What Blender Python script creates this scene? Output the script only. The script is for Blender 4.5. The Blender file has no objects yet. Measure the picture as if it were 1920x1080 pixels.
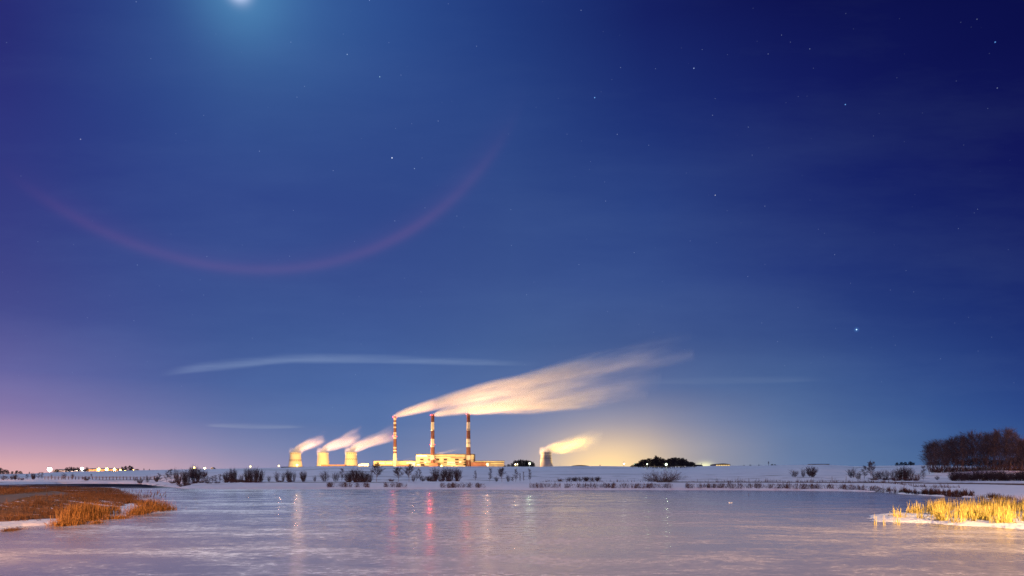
import bpy, math, random
import numpy as np
from math import radians, pi
from mathutils import Vector

# ------------------------------------------------------------------ camera, sky, moonlight, exposure
F, CX, HY, CZ = 1280.0, 960.0, 893.0, 3.0        # focal length and horizon of the photograph (its own pixels)
sc = bpy.context.scene
cam_d = bpy.data.cameras.new("camera"); cam = bpy.data.objects.new("camera", cam_d)
sc.collection.objects.link(cam); sc.camera = cam
cam.location = (0, 0, CZ); cam.rotation_euler = (radians(90), 0, 0)
cam_d.sensor_width = 36; cam_d.lens = 24
cam_d.shift_y = (HY-540)/1920.0
cam_d.clip_start = .1; cam_d.clip_end = 40000
sc.view_settings.view_transform = 'Standard'; sc.view_settings.look = 'None'
sc.view_settings.exposure = 0; sc.view_settings.gamma = 1
cy = sc.cycles
cy.use_denoising = True; cy.denoising_prefilter = 'NONE'; cy.sample_clamp_direct = 60; cy.max_bounces = 6; cy.diffuse_bounces = 2; cy.glossy_bounces = 3
cy.transparent_max_bounces = 8; cy.volume_bounces = 1; cy.volume_max_steps = 256
cy.use_light_tree = True; cy.sample_clamp_indirect = 6; cy.caustics_reflective = False

def s2l(c):
    return tuple((x/255/12.92 if x/255 <= .04045 else ((x/255+.055)/1.055)**2.4) for x in c)
def dirpx(px, py):
    v = np.array([(px-CX)/F, 1, (HY-py)/F]); return v/np.linalg.norm(v)

MOON = dirpx(446, -60)
sun_d = bpy.data.lights.new("moon", 'SUN'); sun_d.energy = 1.45; sun_d.angle = radians(.6); sun_d.color = (.76, .87, 1)
moon = bpy.data.objects.new("moon", sun_d); sc.collection.objects.link(moon)
moon.rotation_euler = Vector(MOON).to_track_quat('Z', 'Y').to_euler()

world = bpy.data.worlds.new("World"); sc.world = world; world.use_nodes = True
W = world.node_tree; W.nodes.clear()
class NT:
    """tiny helper to write node graphs"""
    def __init__(s, t): s.t = t
    def n(s, kind, **kw):
        nd = s.t.nodes.new(kind)
        for k, v in kw.items(): setattr(nd, k, v)
        return nd
    def put(s, sock, v):
        if hasattr(v, 'links') or isinstance(v, bpy.types.NodeSocket): s.t.links.new(v, sock)
        else: sock.default_value = v
    def m(s, op, a, b=0.0, c=0.0, clamp=False):
        nd = s.n('ShaderNodeMath', operation=op, use_clamp=clamp)
        s.put(nd.inputs[0], a); s.put(nd.inputs[1], b); s.put(nd.inputs[2], c); return nd.outputs[0]
    def mr(s, x, a, b, lo=0.0, hi=1.0, smooth=False):
        nd = s.n('ShaderNodeMapRange'); nd.interpolation_type = 'SMOOTHSTEP' if smooth else 'LINEAR'
        s.put(nd.inputs[0], x); s.put(nd.inputs[1], a); s.put(nd.inputs[2], b); s.put(nd.inputs[3], lo); s.put(nd.inputs[4], hi)
        return nd.outputs[0]
    def mix(s, f, a, b, mode='MIX'):
        nd = s.n('ShaderNodeMix', data_type='RGBA', blend_type=mode)
        s.put(nd.inputs[0], f)
        for k, v in ((6, a), (7, b)):
            if isinstance(v, tuple) and len(v) == 3: v = v+(1,)
            s.put(nd.inputs[k], v)
        return nd.outputs[2]
    def vec(s, x, y, z):
        nd = s.n('ShaderNodeCombineXYZ')
        for k, v in enumerate((x, y, z)): s.put(nd.inputs[k], v)
        return nd.outputs[0]
    def noise(s, v, scale=1.0, detail=4.0, rough=.55):
        nd = s.n('ShaderNodeTexNoise'); s.put(nd.inputs['Vector'], v)
        nd.inputs['Scale'].default_value = scale; nd.inputs['Detail'].default_value = detail; nd.inputs['Roughness'].default_value = rough
        return nd.outputs['Fac']
    def ramp(s, f, stops, interp='LINEAR'):
        nd = s.n('ShaderNodeValToRGB'); nd.color_ramp.interpolation = interp
        e = nd.color_ramp.elements
        while len(e) < len(stops): e.new(.5)
        for i, (p, c) in enumerate(stops): e[i].position = p; e[i].color = tuple(c)+(1,)
        s.put(nd.inputs[0], f); return nd.outputs[0]
    def curve(s, x, pts):
        nd = s.n('ShaderNodeFloatCurve'); c = nd.mapping.curves[0]
        while len(c.points) < len(pts): c.points.new(.5, .5)
        for p, q in zip(c.points, pts): p.location = q; p.handle_type = 'AUTO_CLAMPED'
        nd.mapping.update(); s.put(nd.inputs['Value'], x); return nd.outputs[0]

g = NT(W)
tc = g.n('ShaderNodeTexCoord'); sp = g.n('ShaderNodeSeparateXYZ'); W.links.new(tc.outputs['Generated'], sp.inputs[0])
dx, dy, dz = sp.outputs
el = g.m('MULTIPLY', g.m('ARCSINE', dz), 180/pi)
az = g.m('MULTIPLY', g.m('ARCTAN2', dx, dy), 180/pi)
# night sky colours: azimuth / elevation table
SKX = [0, 240, 480, 720, 960, 1200, 1440, 1680, 1920]
SKT = {
 -60: [(40,40,122),(42,60,138),(52,88,160),(46,78,152),(34,58,130),(22,34,104),(16,22,88),(12,17,78),(11,15,76)],
  10: [(40,42,122),(42,64,141),(58,98,166),(48,82,154),(36,62,132),(24,36,106),(17,23,90),(13,18,80),(12,16,78)],
 140: [(44,48,126),(44,66,142),(54,84,152),(50,80,150),(40,68,138),(28,46,118),(22,32,104),(17,24,92),(14,20,86)],
 270: [(52,60,137),(47,67,143),(50,74,146),(50,76,146),(48,76,144),(36,58,130),(28,42,116),(22,32,104),(20,26,96)],
 400: [(58,65,140),(52,72,146),(54,76,148),(54,78,148),(56,82,148),(46,72,142),(34,52,124),(26,40,112),(22,32,104)],
 540: [(70,78,150),(62,82,153),(62,86,153),(62,86,153),(64,90,154),(58,84,150),(46,68,138),(34,54,126),(28,44,116)],
 640: [(90,94,164),(74,92,160),(68,96,160),(70,98,162),(74,102,160),(72,96,154),(60,86,148),(44,70,138),(34,56,126)],
 720: [(114,110,170),(90,104,166),(78,106,166),(78,108,168),(84,112,166),(90,112,162),(76,104,156),(56,86,148),(40,66,134)],
 790: [(148,128,174),(124,124,174),(96,118,170),(88,116,170),(112,128,170),(140,142,168),(94,118,162),(64,96,152),(48,78,142)],
 835: [(184,150,178),(164,146,180),(126,136,178),(104,126,172),(140,144,174),(178,166,168),(106,126,164),(72,104,154),(56,88,146)],
 872: [(216,168,176),(200,164,180),(152,148,182),(118,132,174),(158,154,174),(186,174,164),(112,130,166),(78,110,156),(62,94,148)],
}
SKY_K = sorted(SKT)
def skycol(px, py):
    px = min(max(px, 0), 1920); py = min(max(py, SKY_K[0]), SKY_K[-1])
    rows = []
    for k in SKY_K: rows.append([np.interp(px, SKX, [s2l(c)[j] for c in SKT[k]]) for j in range(3)])
    kk = .88 if py < 640 else float(np.interp(py, [640, 800], [.88, 1.0]))
    return tuple(kk*float(np.interp(py, SKY_K, [r[j] for r in rows])) for j in range(3))
ELS = [.8, 2.4, 4.4, 7.2, 11, 15.5, 21, 27.5, 33.5, 38]
AZS = [-42, -37, -32, -27, -22, -17, -11, -5, 0, 5, 11, 17, 22, 27, 32, 37, 42]
col = None
for i, e in enumerate(ELS):
    st = []
    far = skycol(960, HY-F*math.tan(radians(e)))
    st.append((0.0, far))
    for a in AZS:
        px = CX+F*math.tan(radians(a)); rr = F/math.cos(radians(a)); py = HY-rr*math.tan(radians(e))
        st.append(((a+180)/360, skycol(px, py)))
    st.append((1.0, far))
    r = g.ramp(g.m('DIVIDE', g.m('ADD', az, 180.0), 360.0), st)
    col = r if col is None else g.mix(g.mr(el, ELS[i-1], e), col, r)
# tangent coordinates of the sky facing north (used for the clouds, glows)
dys = g.m('MAXIMUM', dy, .05)
u = g.m('DIVIDE', dx, dys); v = g.m('DIVIDE', dz, dys); front = g.mr(dy, .05, .15)
U = lambda px: (px-CX)/F
V = lambda py: (HY-py)/F
def gauss(px, py, a, b, pw=1.0):
    du = g.m('DIVIDE', g.m('SUBTRACT', u, U(px)), a/F); dv = g.m('DIVIDE', g.m('SUBTRACT', v, V(py)), b/F)
    q = g.m('ADD', g.m('MULTIPLY', du, du), g.m('MULTIPLY', dv, dv))
    return g.m('MULTIPLY', g.m('EXPONENT', g.m('MULTIPLY', g.m('POWER', q, pw), -1.0)), front)
def addc(col, f, c): return g.mix(f, col, c, 'ADD')
col = addc(col, gauss(1130, 892, 88, 62), (.62, .36, .02))           # glow of the greenhouses behind the field
col = addc(col, gauss(1135, 872, 150, 84), (.20, .115, .0))
col = addc(col, gauss(1322, 874, 14, 7), (.7, .7, .25))
col = addc(col, gauss(120, 895, 200, 34), (.10, .04, .0))
# moon aureole and halo
def sep_from(d):
    nd = g.n('ShaderNodeVectorMath', operation='DOT_PRODUCT'); W.links.new(tc.outputs['Generated'], nd.inputs[0])
    nd.inputs[1].default_value = tuple(d)
    return g.m('MULTIPLY', g.m('ARCCOSINE', g.m('MINIMUM', nd.outputs['Value'], 1.0)), 180/pi)
ang = sep_from(dirpx(447, -22))
def bell(x, c, w): 
    q = g.m('DIVIDE', g.m('SUBTRACT', x, c), w); return g.m('EXPONENT', g.m('MULTIPLY', g.m('MULTIPLY', q, q), -1.0))
col = addc(col, bell(ang, 0, .62), (.9, .85, .95))
col = addc(col, bell(ang, 0, 3.0), (.03, .105, .12))
col = addc(col, bell(ang, 0, 8.5), (.010, .032, .034))
hang = sep_from(dirpx(430, -155))
side = g.m('MULTIPLY', g.mr(u, U(-20), U(180), smooth=True), g.mr(u, U(1000), U(850), smooth=True))
halo = g.m('MULTIPLY', bell(hang, 21.35, .40), g.m('MULTIPLY', side, front))
hn = g.noise(g.vec(g.m('MULTIPLY', u, 3.0), g.m('MULTIPLY', v, 9.0), 2.0), 1.0, 5, .6)
halo = g.m('MULTIPLY', halo, g.mr(hn, .25, .7, .55, 1.15))
col = addc(col, g.m('MULTIPLY', halo, g.mr(dz, .60, .35)), (.031, .007, .007))
# faint uneven veils of high cirrus
vn = g.noise(g.vec(g.m('MULTIPLY', u, 1.6), g.m('MULTIPLY', v, 7.0), 9.0), 1.0, 6, .62)
col = addc(col, g.m('MULTIPLY', g.mr(vn, .45, .75), g.m('MULTIPLY', front, g.mr(dz, .55, .1, .35, 1.0))), (.014, .022, .030))
col = g.mix(1.0, col, g.ramp(g.noise(g.vec(g.m('MULTIPLY', u, 2.0), g.m('MULTIPLY', v, 3.0), 4.0), 1.0, 5, .65), [(.3, (.93,.93,.94)), (.7, (1.0,1.0,1.0))]), 'MULTIPLY')
halo2 = g.m('MULTIPLY', bell(hang, 21.0, .9), g.m('MULTIPLY', side, front))
col = addc(col, halo2, (.009, .002, .006))
# thin cloud streaks
wv = g.vec(g.m('MULTIPLY', u, 5.0), g.m('MULTIPLY', v, 60.0), 0.0)
nz = g.noise(wv, 1.0, 5, .6)
def streak(col, x0, x1, pts, thick, c, wob=5.0, lo=.3):
    t = g.mr(u, U(x0), U(x1))
    ymin, ymax = 600.0, 850.0
    ctr = g.curve(t, [((p-x0)/(x1-x0), (ymax-q)/(ymax-ymin)) for p, q in pts])
    ctr = g.mr(ctr, 0, 1, V(ymax), V(ymin))
    th = g.curve(t, [((p-x0)/(x1-x0), q) for p, q in thick])
    th = g.m('MAXIMUM', g.m('MULTIPLY', th, 30/F), .0005)
    d = g.m('SUBTRACT', v, g.m('ADD', ctr, g.mr(nz, 0, 1, -wob/F, wob/F)))
    q = g.m('DIVIDE', d, th)
    band = g.m('MULTIPLY', g.mr(q, 1.05, -.2, smooth=True), g.mr(q, -1.0, -.35, smooth=True))
    ends = g.m('MULTIPLY', g.mr(t, 0, .12, smooth=True), g.mr(t, 1, .8, smooth=True))
    f = g.m('MULTIPLY', g.m('MULTIPLY', band, ends), g.m('MULTIPLY', front, g.mr(nz, .25, .7, lo, 1.0)))
    return addc(col, f, c)
col = streak(col, 290, 1020, [(290,702),(380,688),(470,679),(560,672),(700,673),(850,677),(1020,683)],
             [(290,.3),(420,.42),(560,.42),(760,.34),(900,.26),(1020,.2)], (.085, .10, .105))
col = streak(col, 380, 580, [(380,797),(480,799),(580,800)], [(380,.12),(480,.22),(580,.1)], (.07, .07, .05), 2)
col = streak(col, 1180, 1560, [(1180,716),(1370,713),(1560,711)], [(1180,.2),(1370,.3),(1560,.2)], (.02, .022, .02), 3)
# stars
vs = g.n('ShaderNodeVectorMath', operation='SCALE'); W.links.new(tc.outputs['Generated'], vs.inputs[0]); vs.inputs[3].default_value = 95
vor = g.n('ShaderNodeTexVoronoi', feature='F1'); W.links.new(vs.outputs[0], vor.inputs['Vector']); vor.inputs['Scale'].default_value = 1
scol = g.n('ShaderNodeSeparateColor'); W.links.new(vor.outputs['Color'], scol.inputs[0])
bright = g.m('POWER', scol.outputs[0], 3.2)
star = g.m('MULTIPLY', g.mr(vor.outputs['Distance'], .060, .030), g.m('MULTIPLY', bright, g.mr(dz, .02, .3)))
col = addc(col, star, (.22, .27, .38))
for (px, py, r, c) in ((735,296,.045,(1.2,1.3,1.5)), (1606,618,.055,(.8,1.3,1.9)), (1606,618,.22,(.01,.04,.09)), (712,144,.045,(.3,.5,.5)), (1115,183,.05,(.2,.5,.9)), (1585,196,.045,(.15,.4,.8)),
                      (651,102,.045,(.3,.4,.5)), (151,261,.04,(.3,.3,.35)), (1301,128,.045,(.3,.4,.6)), (1341,366,.045,(.5,.5,.5)), (1866,79,.05,(.1,.3,.7)), (777,316,.04,(.3,.4,.5))):
    a = sep_from(dirpx(px, py)); col = addc(col, g.mr(a, r*1.0, r*.5), c)
bgd = g.n('ShaderNodeBackground'); W.links.new(col, bgd.inputs[0]); bgd.inputs[1].default_value = 1.0
out = g.n('ShaderNodeOutputWorld'); W.links.new(bgd.outputs[0], out.inputs[0])
world.cycles.sampling_method = 'MANUAL'; world.cycles.sample_map_resolution = 1024

# ------------------------------------------------------------------ helpers
def tag(o, label=None, cat=None, group=None, kind=None):
    if label: o['label'] = label
    if cat: o['category'] = cat
    if group: o['group'] = group
    if kind: o['kind'] = kind
    return o
def empty(name, loc=(0, 0, 0), rz=0):
    o = bpy.data.objects.new(name, None); sc.collection.objects.link(o)
    o.location = loc; o.rotation_euler = (0, 0, rz); o.empty_display_size = .2; return o
class MB:
    def __init__(s): s.v = []; s.f = []; s.m = []; s.n = 0
    def add(s, vs, fs, mi=0):
        vs = np.asarray(vs, float).reshape(-1, 3); s.v.append(vs)
        for f in fs: s.f.append(tuple(i+s.n for i in f)); s.m.append(mi)
        s.n += len(vs)
    def box(s, x0, x1, y0, y1, z0, z1, mi=0):
        s.add([(x0,y0,z0),(x1,y0,z0),(x1,y1,z0),(x0,y1,z0),(x0,y0,z1),(x1,y0,z1),(x1,y1,z1),(x0,y1,z1)],
              [(0,3,2,1),(4,5,6,7),(0,1,5,4),(1,2,6,5),(2,3,7,6),(3,0,4,7)], mi)
    def lathe(s, prof, n=24, c=(0, 0, 0), mi=0, mfun=None):
        k = len(prof); vs = []
        for r, z in prof:
            for i in range(n):
                a = 2*pi*i/n; vs.append((c[0]+r*math.cos(a), c[1]+r*math.sin(a), c[2]+z))
        s.v.append(np.array(vs))
        for j in range(k-1):
            for i in range(n):
                s.f.append(tuple(q+s.n for q in (j*n+i, j*n+(i+1) % n, (j+1)*n+(i+1) % n, (j+1)*n+i)))
                s.m.append(mfun(j, i) if mfun else mi)
        s.n += len(vs)
    def tube(s, pts, rs, n=5, mi=0):
        pts = [Vector(p) for p in pts]
        if not hasattr(rs, '__len__'): rs = [rs]*len(pts)
        vs = []
        for i, p in enumerate(pts):
            d = (pts[min(i+1, len(pts)-1)]-pts[max(i-1, 0)]).normalized()
            a = d.orthogonal().normalized(); b = d.cross(a)
            for k in range(n):
                t = 2*pi*k/n; vs.append(p+(a*math.cos(t)+b*math.sin(t))*rs[i])
        fs = [(j*n+i, j*n+(i+1) % n, (j+1)*n+(i+1) % n, (j+1)*n+i) for j in range(len(pts)-1) for i in range(n)]
        fs += [tuple(range(n))[::-1], tuple(range((len(pts)-1)*n, len(pts)*n))]
        s.add(vs, fs, mi)
    def sphere(s, c, r, n=10, mi=0):
        k = n//2; s.lathe([(max(r*math.sin(pi*j/k), r*.001), -r*math.cos(pi*j/k)) for j in range(k+1)], n, c, mi)
    def mesh(s, name, mats, smooth=False):
        me = bpy.data.meshes.new(name); me.from_pydata(np.concatenate(s.v).tolist(), [], s.f)
        for m in (mats if isinstance(mats, (list, tuple)) else [mats]): me.materials.append(m)
        if max(s.m): me.polygons.foreach_set('material_index', s.m)
        if smooth: me.polygons.foreach_set('use_smooth', [True]*len(s.f))
        me.update(); return me
    def build(s, name, mats, parent=None, smooth=False, loc=None):
        return link(name, s.mesh(name, mats, smooth), parent, loc)
def link(name, me, parent=None, loc=None):
    o = bpy.data.objects.new(name, me); sc.collection.objects.link(o)
    if parent is not None: o.parent = parent
    if loc is not None: o.location = loc
    return o
def copy_tree(o, parent=None):
    c = o.copy(); sc.collection.objects.link(c); c.parent = parent
    for ch in list(o.children): copy_tree(ch, c)
    return c
def segmesh(name, A, B, RA, RB, mat, sides=3):
    """many tapered twigs as one mesh"""
    A, B = np.asarray(A, float), np.asarray(B, float); RA = np.asarray(RA)[:, None]; RB = np.asarray(RB)[:, None]
    d = B-A; d /= np.maximum(np.linalg.norm(d, axis=1), 1e-9)[:, None]
    ref = np.where(np.abs(d[:, 2:3]) < .9, np.array([[0, 0, 1.]]), np.array([[1., 0, 0]]))
    a = np.cross(d, ref); a /= np.linalg.norm(a, axis=1)[:, None]; b = np.cross(d, a)
    n = len(A); vs = np.zeros((n, 2*sides, 3))
    for k in range(sides):
        t = 2*pi*k/sides; o = a*math.cos(t)+b*math.sin(t)
        vs[:, k] = A+o*RA; vs[:, sides+k] = B+o*RB
    base = (np.arange(n)*2*sides)[:, None]
    q = np.concatenate([base+np.array([[k, (k+1) % sides, sides+(k+1) % sides, sides+k]]) for k in range(sides)], 0)
    me = bpy.data.meshes.new(name); nf = len(q)
    me.vertices.add(n*2*sides); me.vertices.foreach_set('co', vs.ravel())
    me.loops.add(nf*4); me.loops.foreach_set('vertex_index', q.ravel().astype(np.int32))
    me.polygons.add(nf); me.polygons.foreach_set('loop_start', np.arange(nf, dtype=np.int32)*4)
    me.materials.append(mat); me.update(calc_edges=True); me.validate(); return me

# ------------------------------------------------------------------ materials
def vary(m, lo=.25, hi=1.35):
    t = m.node_tree; n = NT(t); p = t.nodes['Principled BSDF']; c = tuple(p.inputs['Base Color'].default_value)[:3]
    gi = n.n('ShaderNodeNewGeometry'); r = gi.outputs['Random Per Island']
    t.links.new(n.mix(r, tuple(x*lo for x in c), tuple(min(1, x*hi) for x in c)), p.inputs['Base Color'])
def mat(name, c=(.5, .5, .5), rough=.8, noise=None, metal=0, spec=.3, emit=None, es=0):
    m = bpy.data.materials.new(name); m.use_nodes = True; n = NT(m.node_tree)
    p = m.node_tree.nodes['Principled BSDF']
    p.inputs['Base Color'].default_value = tuple(c)+(1,); p.inputs['Roughness'].default_value = rough
    p.inputs['Metallic'].default_value = metal; p.inputs['Specular IOR Level'].default_value = spec
    if noise:
        sc_, amt = noise
        t = n.n('ShaderNodeTexCoord'); f = n.noise(t.outputs['Object'], sc_, 5)
        m.node_tree.links.new(n.mix(n.mr(f, .3, .7), tuple(x*(1-amt) for x in c), tuple(min(1, x*(1+amt)) for x in c)), p.inputs['Base Color'])
    if emit:
        p.inputs['Emission Color'].default_value = tuple(emit)+(1,); p.inputs['Emission Strength'].default_value = es
    return m
M = {}
M['bark'] = mat('bark', (.085, .055, .055), .9, (6, .3))
M['birch'] = mat('pale_bark', (.34, .28, .26), .8, (2, .4))
M['twig'] = mat('twigs', (.050, .036, .050), .9)
M['twig_brown'] = mat('brown_twigs', (.085, .045, .045), .9)
M['dark_twig'] = mat('dark_twigs', (.02, .017, .025), .9)
M['reed'] = mat('dry_reed', (.62, .50, .12), .8, (3, .35))
M['reed_l'] = mat('rust_reed', (.42, .20, .05), .8, (2.5, .4))
M['reed_f'] = mat('far_dead_grass', (.10, .05, .035), .9, (1, .4))
M['reed_d'] = mat('dark_grass', (.22, .10, .038), .9, (1.5, .5))
M['wood'] = mat('weathered_wood', (.12, .085, .07), .85, (4, .3))
M['concrete'] = mat('shell_concrete', (.60, .54, .46), .85, (.03, .08))
M['check'] = mat('dark_check', (.16, .13, .12), .8)
M['white_paint'] = mat('pale_band', (.62, .56, .47), .8, (.06, .15))
M['red_paint'] = mat('red_band', (.14, .055, .045), .8, (.06, .2))
M['metal'] = mat('grey_metal', (.25, .24, .24), .5, None, .6)
M['dark'] = mat('dark_opening', (.03, .022, .03), .6)
M['panel'] = mat('wall_panels', (.50, .42, .33), .8, (.05, .15))
M['panel2'] = mat('pale_wall', (.60, .50, .36), .8, (.04, .15))
M['brick'] = mat('brick_red_wall', (.28, .13, .10), .85, (.08, .2))
M['roofing'] = mat('roofing', (.09, .06, .06), .8, (.1, .3))
M['barn'] = mat('barn_wall', (.20, .13, .11), .85, (.2, .2))
M['barn_y'] = mat('ochre_barn_wall', (.5, .32, .1), .85, (.2, .2))
M['white'] = mat('white_sheet', (.8, .82, .85), .5)
M['win'] = mat('lit_window', (.3, .25, .15), .5, emit=(1, .66, .22), es=1.0)
M['win_hot'] = mat('bright_lit_window', (.3, .25, .15), .5, emit=(1, .80, .45), es=2.2)
M['bulb_white'] = mat('white_lamp', (.8, .8, .8), .5, emit=(1, .97, .95), es=9)
M['bulb_sodium'] = mat('sodium_lamp', (.8, .6, .3), .5, emit=(1, .60, .12), es=2.6)
M['bulb_warm'] = mat('warm_lamp', (.8, .7, .5), .5, emit=(1, .78, .40), es=2.6)
M['bulb_green'] = mat('mercury_lamp', (.8, .8, .7), .5, emit=(.75, 1, .62), es=2.4)
M['bulb_red'] = mat('red_beacon', (.8, .1, .1), .5, emit=(1, .06, .10), es=3.5)

for k_ in ('reed', 'reed_l', 'reed_f', 'reed_d'): vary(M[k_])
# ------------------------------------------------------------------ the lie of the land
def unpx(px, py, z=0.0):
    Y = (CZ-z)*F/(py-HY); return ((px-CX)/F*Y, Y)
shore_px = [(340,915.8),(372,916.3),(420,916.8),(500,917),(580,917),(700,917.2),(800,917.6),(900,918),(1000,918.6),(1300,919),(1400,919.3),(1500,920),(1580,921),
            (1640,922.6),(1680,925.5),(1720,928.6),(1770,931.2),(1830,933.4),(1850,935.8),(1900,936.6),(1960,938),(2100,944),(2350,960)]
pen_px = [(240,918.5),(262,926),(285,934),(303,942),(320,949),(321,956),(292,961),(240,966),(200,973),(150,978.5),(100,984.5),(40,987),(0,993),(-250,1015)]
lake = [unpx(*p) for p in [(-200,908.6),(0,909),(60,908),(110,907.2),(200,907),(262,907.6),(292,910.5)]+shore_px]
lake += [(62, 20), (50, 6), (20, 4.5), (-15, 4.5), (-24, 12), (-27, 26)]
lake += [unpx(*p) for p in pen_px[::-1]]
lake += [unpx(*p) for p in [(215,914.5),(190,915),(100,914.6),(0,914.2),(-200,914.2)]]
lake = np.array(lake)
isl = np.array([unpx(*p) for p in [(1625,970),(1650,964),(1700,959.5),(1800,954),(1900,951),(2050,949),(2060,995),(1930,992),(1860,987.5),(1800,985.5),(1740,981),(1690,981),(1640,979),(1622,975)]])
pen = np.array([unpx(*p) for p in [(-250,1015)]+pen_px[::-1][1:]]+[unpx(*p) for p in [(215,914.5),(190,915),(100,914.6),(0,914.2),(-200,914.2),(-600,914.2),(-700,1010)]])
def sdist(X, Y, P):
    """signed distance to a polygon, positive outside"""
    d = np.full(X.shape, 1e18); ins = np.zeros(X.shape, bool)
    for i in range(len(P)):
        ax, ay = P[i]; bx, by = P[(i+1) % len(P)]
        ex, ey = bx-ax, by-ay; wx, wy = X-ax, Y-ay
        t = np.clip((wx*ex+wy*ey)/(ex*ex+ey*ey+1e-12), 0, 1)
        d = np.minimum(d, (wx-ex*t)**2+(wy-ey*t)**2)
        c = ((ay > Y) != (by > Y)) & (X < (bx-ax)*(Y-ay)/((by-ay) if by != ay else 1e-9)+ax)
        ins ^= c
    d = np.sqrt(d); return np.where(ins, -d, d)
rs_ = np.random.RandomState(5)
_ph = rs_.rand(24, 3)*6.28; _dr = rs_.rand(24)*6.28
def wob(X, Y, scale, k0=0, n=6):
    o = 0
    for i in range(n):
        f = (1.7**i)/scale; a = _dr[(k0+i) % 24]
        o = o+np.sin((X*math.cos(a)+Y*math.sin(a))*f+_ph[(k0+i) % 24, 0])*np.sin((-X*math.sin(a)+Y*math.cos(a))*f*1.1+_ph[(k0+i) % 24, 1])/(1.5**i)
    return o
def sst(x, a, b):
    t = np.clip((x-a)/(b-a), 0, 1); return t*t*(3-2*t)
SKL = [(-400,890),(0,889),(60,888),(100,885.6),(150,884),(200,883),(300,881),(400,879.2),(480,878),(520,877),(560,876),(600,874),(650,873.2),(720,874),(800,874.5),(900,874.5),
       (950,875),(1010,875),(1060,874),(1130,873.8),(1200,875),(1240,875.6),(1290,874.8),(1330,873.5),(1420,873),(1500,871.6),(1545,871),(1600,874),(1700,872.6),(1740,872),(1800,874),(1920,878),(2400,880)]
sk_x, sk_y = zip(*SKL)
YB = [(-400,300),(0,300),(280,300),(345,190),(600,192),(1300,190),(1500,178),(1640,165),(1700,155),(1850,155),(1920,150),(2400,120)]
yb_x, yb_y = zip(*YB)
def terrain(X, Y, full=False):
    X = np.asarray(X, float); Y = np.asarray(Y, float)
    Ys = np.maximum(Y, 20.0); px = np.clip(CX+F*X/Ys, -400, 2400)
    s = np.minimum(sdist(X, Y, lake), 1e9)
    s = s+wob(X, Y, 2.5, 3)*.5*sst(np.abs(s), 6, .5)*np.clip(Ys/90, .35, 1)
    bank = 1.5*(1-np.exp(-np.maximum(s, 0)/8.5))+.12*sst(s, 0, .7)
    R = 700.0+0*X
    sky = np.interp(px, sk_x, sk_y); yb = np.interp(px, yb_x, yb_y)
    zr = CZ+(HY-sky)/F*R
    t = np.clip((Y-yb)/(R-yb), 0, 1)
    hill = (zr-1.62)*(t**.93)
    z = bank+hill+sst(s, 20, 60)*wob(X, Y, 60, 8, 4)*.12*sst(R-Y, 0, 200)
    sight = CZ+(HY-sky)/F*np.minimum(Y, 3300)
    z = np.where(Y > R, sight-4.5*sst(Y, R, R+350), z)
    # road embankment on the right
    st = sst(px, 1742, 1880)*1.1+sst(px, 1738, 1752)*.35
    z = z+st*sst(Y, 214, 221)*sst(Y, 420, 300)
    # peninsula on the left
    sp_ = -sdist(X, Y, pen)+wob(X, Y, 2.0, 6)*.25
    zp = .10*sst(sp_, 0, .6)+.25*(1-np.exp(-np.maximum(sp_, 0)/3))+1.05*sst(sp_, 2.2, 12.5)*sst(Y, 100, 76)
    onp = sp_ > -.2
    z = np.where(onp & (s > -.5) & (Y < 225) & (X < -20), np.where(sp_ > 0, zp, -.3), z)
    # near shore under the tripod
    z = np.where(Y < 18, np.minimum(1.3, .1+.2*np.maximum(s, 0)), z)
    z = np.where((s <= 0) & ~(onp & (X < -20)), -.35, z)
    si = -sdist(X, Y, isl)+wob(X, Y, 2.6, 9)*.55+wob(X, Y, .7, 4)*.12
    z = np.where(si > 0, np.maximum(z, .14*sst(si, 0, 1.6)+.03*wob(X, Y, .7, 2)*sst(si, 0, 2)), z)
    if full: return z, s, sp_, si, px
    return z
def hit(px, py):
    """where the sight line through a picture point meets the land"""
    Y = np.exp(np.linspace(math.log(25), math.log(690), 1500)); X = (px-CX)/F*Y
    ray = CZ+(HY-py)/F*Y; z = terrain(X, Y); k = np.argmax(z >= ray)
    if z[k] < ray[k]: k = 1400
    return float(X[k]), float(Y[k]), float(z[k])
def ground(px, Y):
    X = (px-CX)/F*Y; return float(X), float(Y), float(terrain(np.array([X]), np.array([Y]))[0])

# polar ground sheet
azs = np.concatenate([np.linspace(-180, -60, 24, False), np.linspace(-60, -39, 30, False), np.linspace(-39, 39, 760, False), np.linspace(39, 60, 30, False), np.linspace(60, 180, 24, False)])
rad = np.concatenate([np.exp(np.linspace(math.log(1.5), math.log(24), 26, False)), np.exp(np.linspace(math.log(24), math.log(330), 270, False)),
                      np.exp(np.linspace(math.log(330), math.log(15000), 90))])
A_, R_ = np.meshgrid(np.radians(azs), rad); GX, GY = R_*np.sin(A_), R_*np.cos(A_)
GZ, GS, GP, GI, GPX = terrain(GX, GY, True)
nr, na = GX.shape
vts = np.stack([GX, GY, GZ], -1).reshape(-1, 3)
vts = np.vstack([vts, [[0, 0, terrain(np.array([0.]), np.array([0.]))[0]]]])
ii, jj = np.meshgrid(np.arange(nr-1), np.arange(na), indexing='ij'); j2 = (jj+1) % na
quads = np.stack([ii*na+jj, ii*na+j2, (ii+1)*na+j2, (ii+1)*na+jj], -1).reshape(-1, 4)
me = bpy.data.meshes.new('ground')
me.from_pydata(vts.tolist(), [], quads[:, ::-1].tolist()+[(nr*na, j, (j+1) % na)[::-1] for j in range(na)])
me.polygons.foreach_set('use_smooth', [True]*len(me.polygons))
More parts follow.
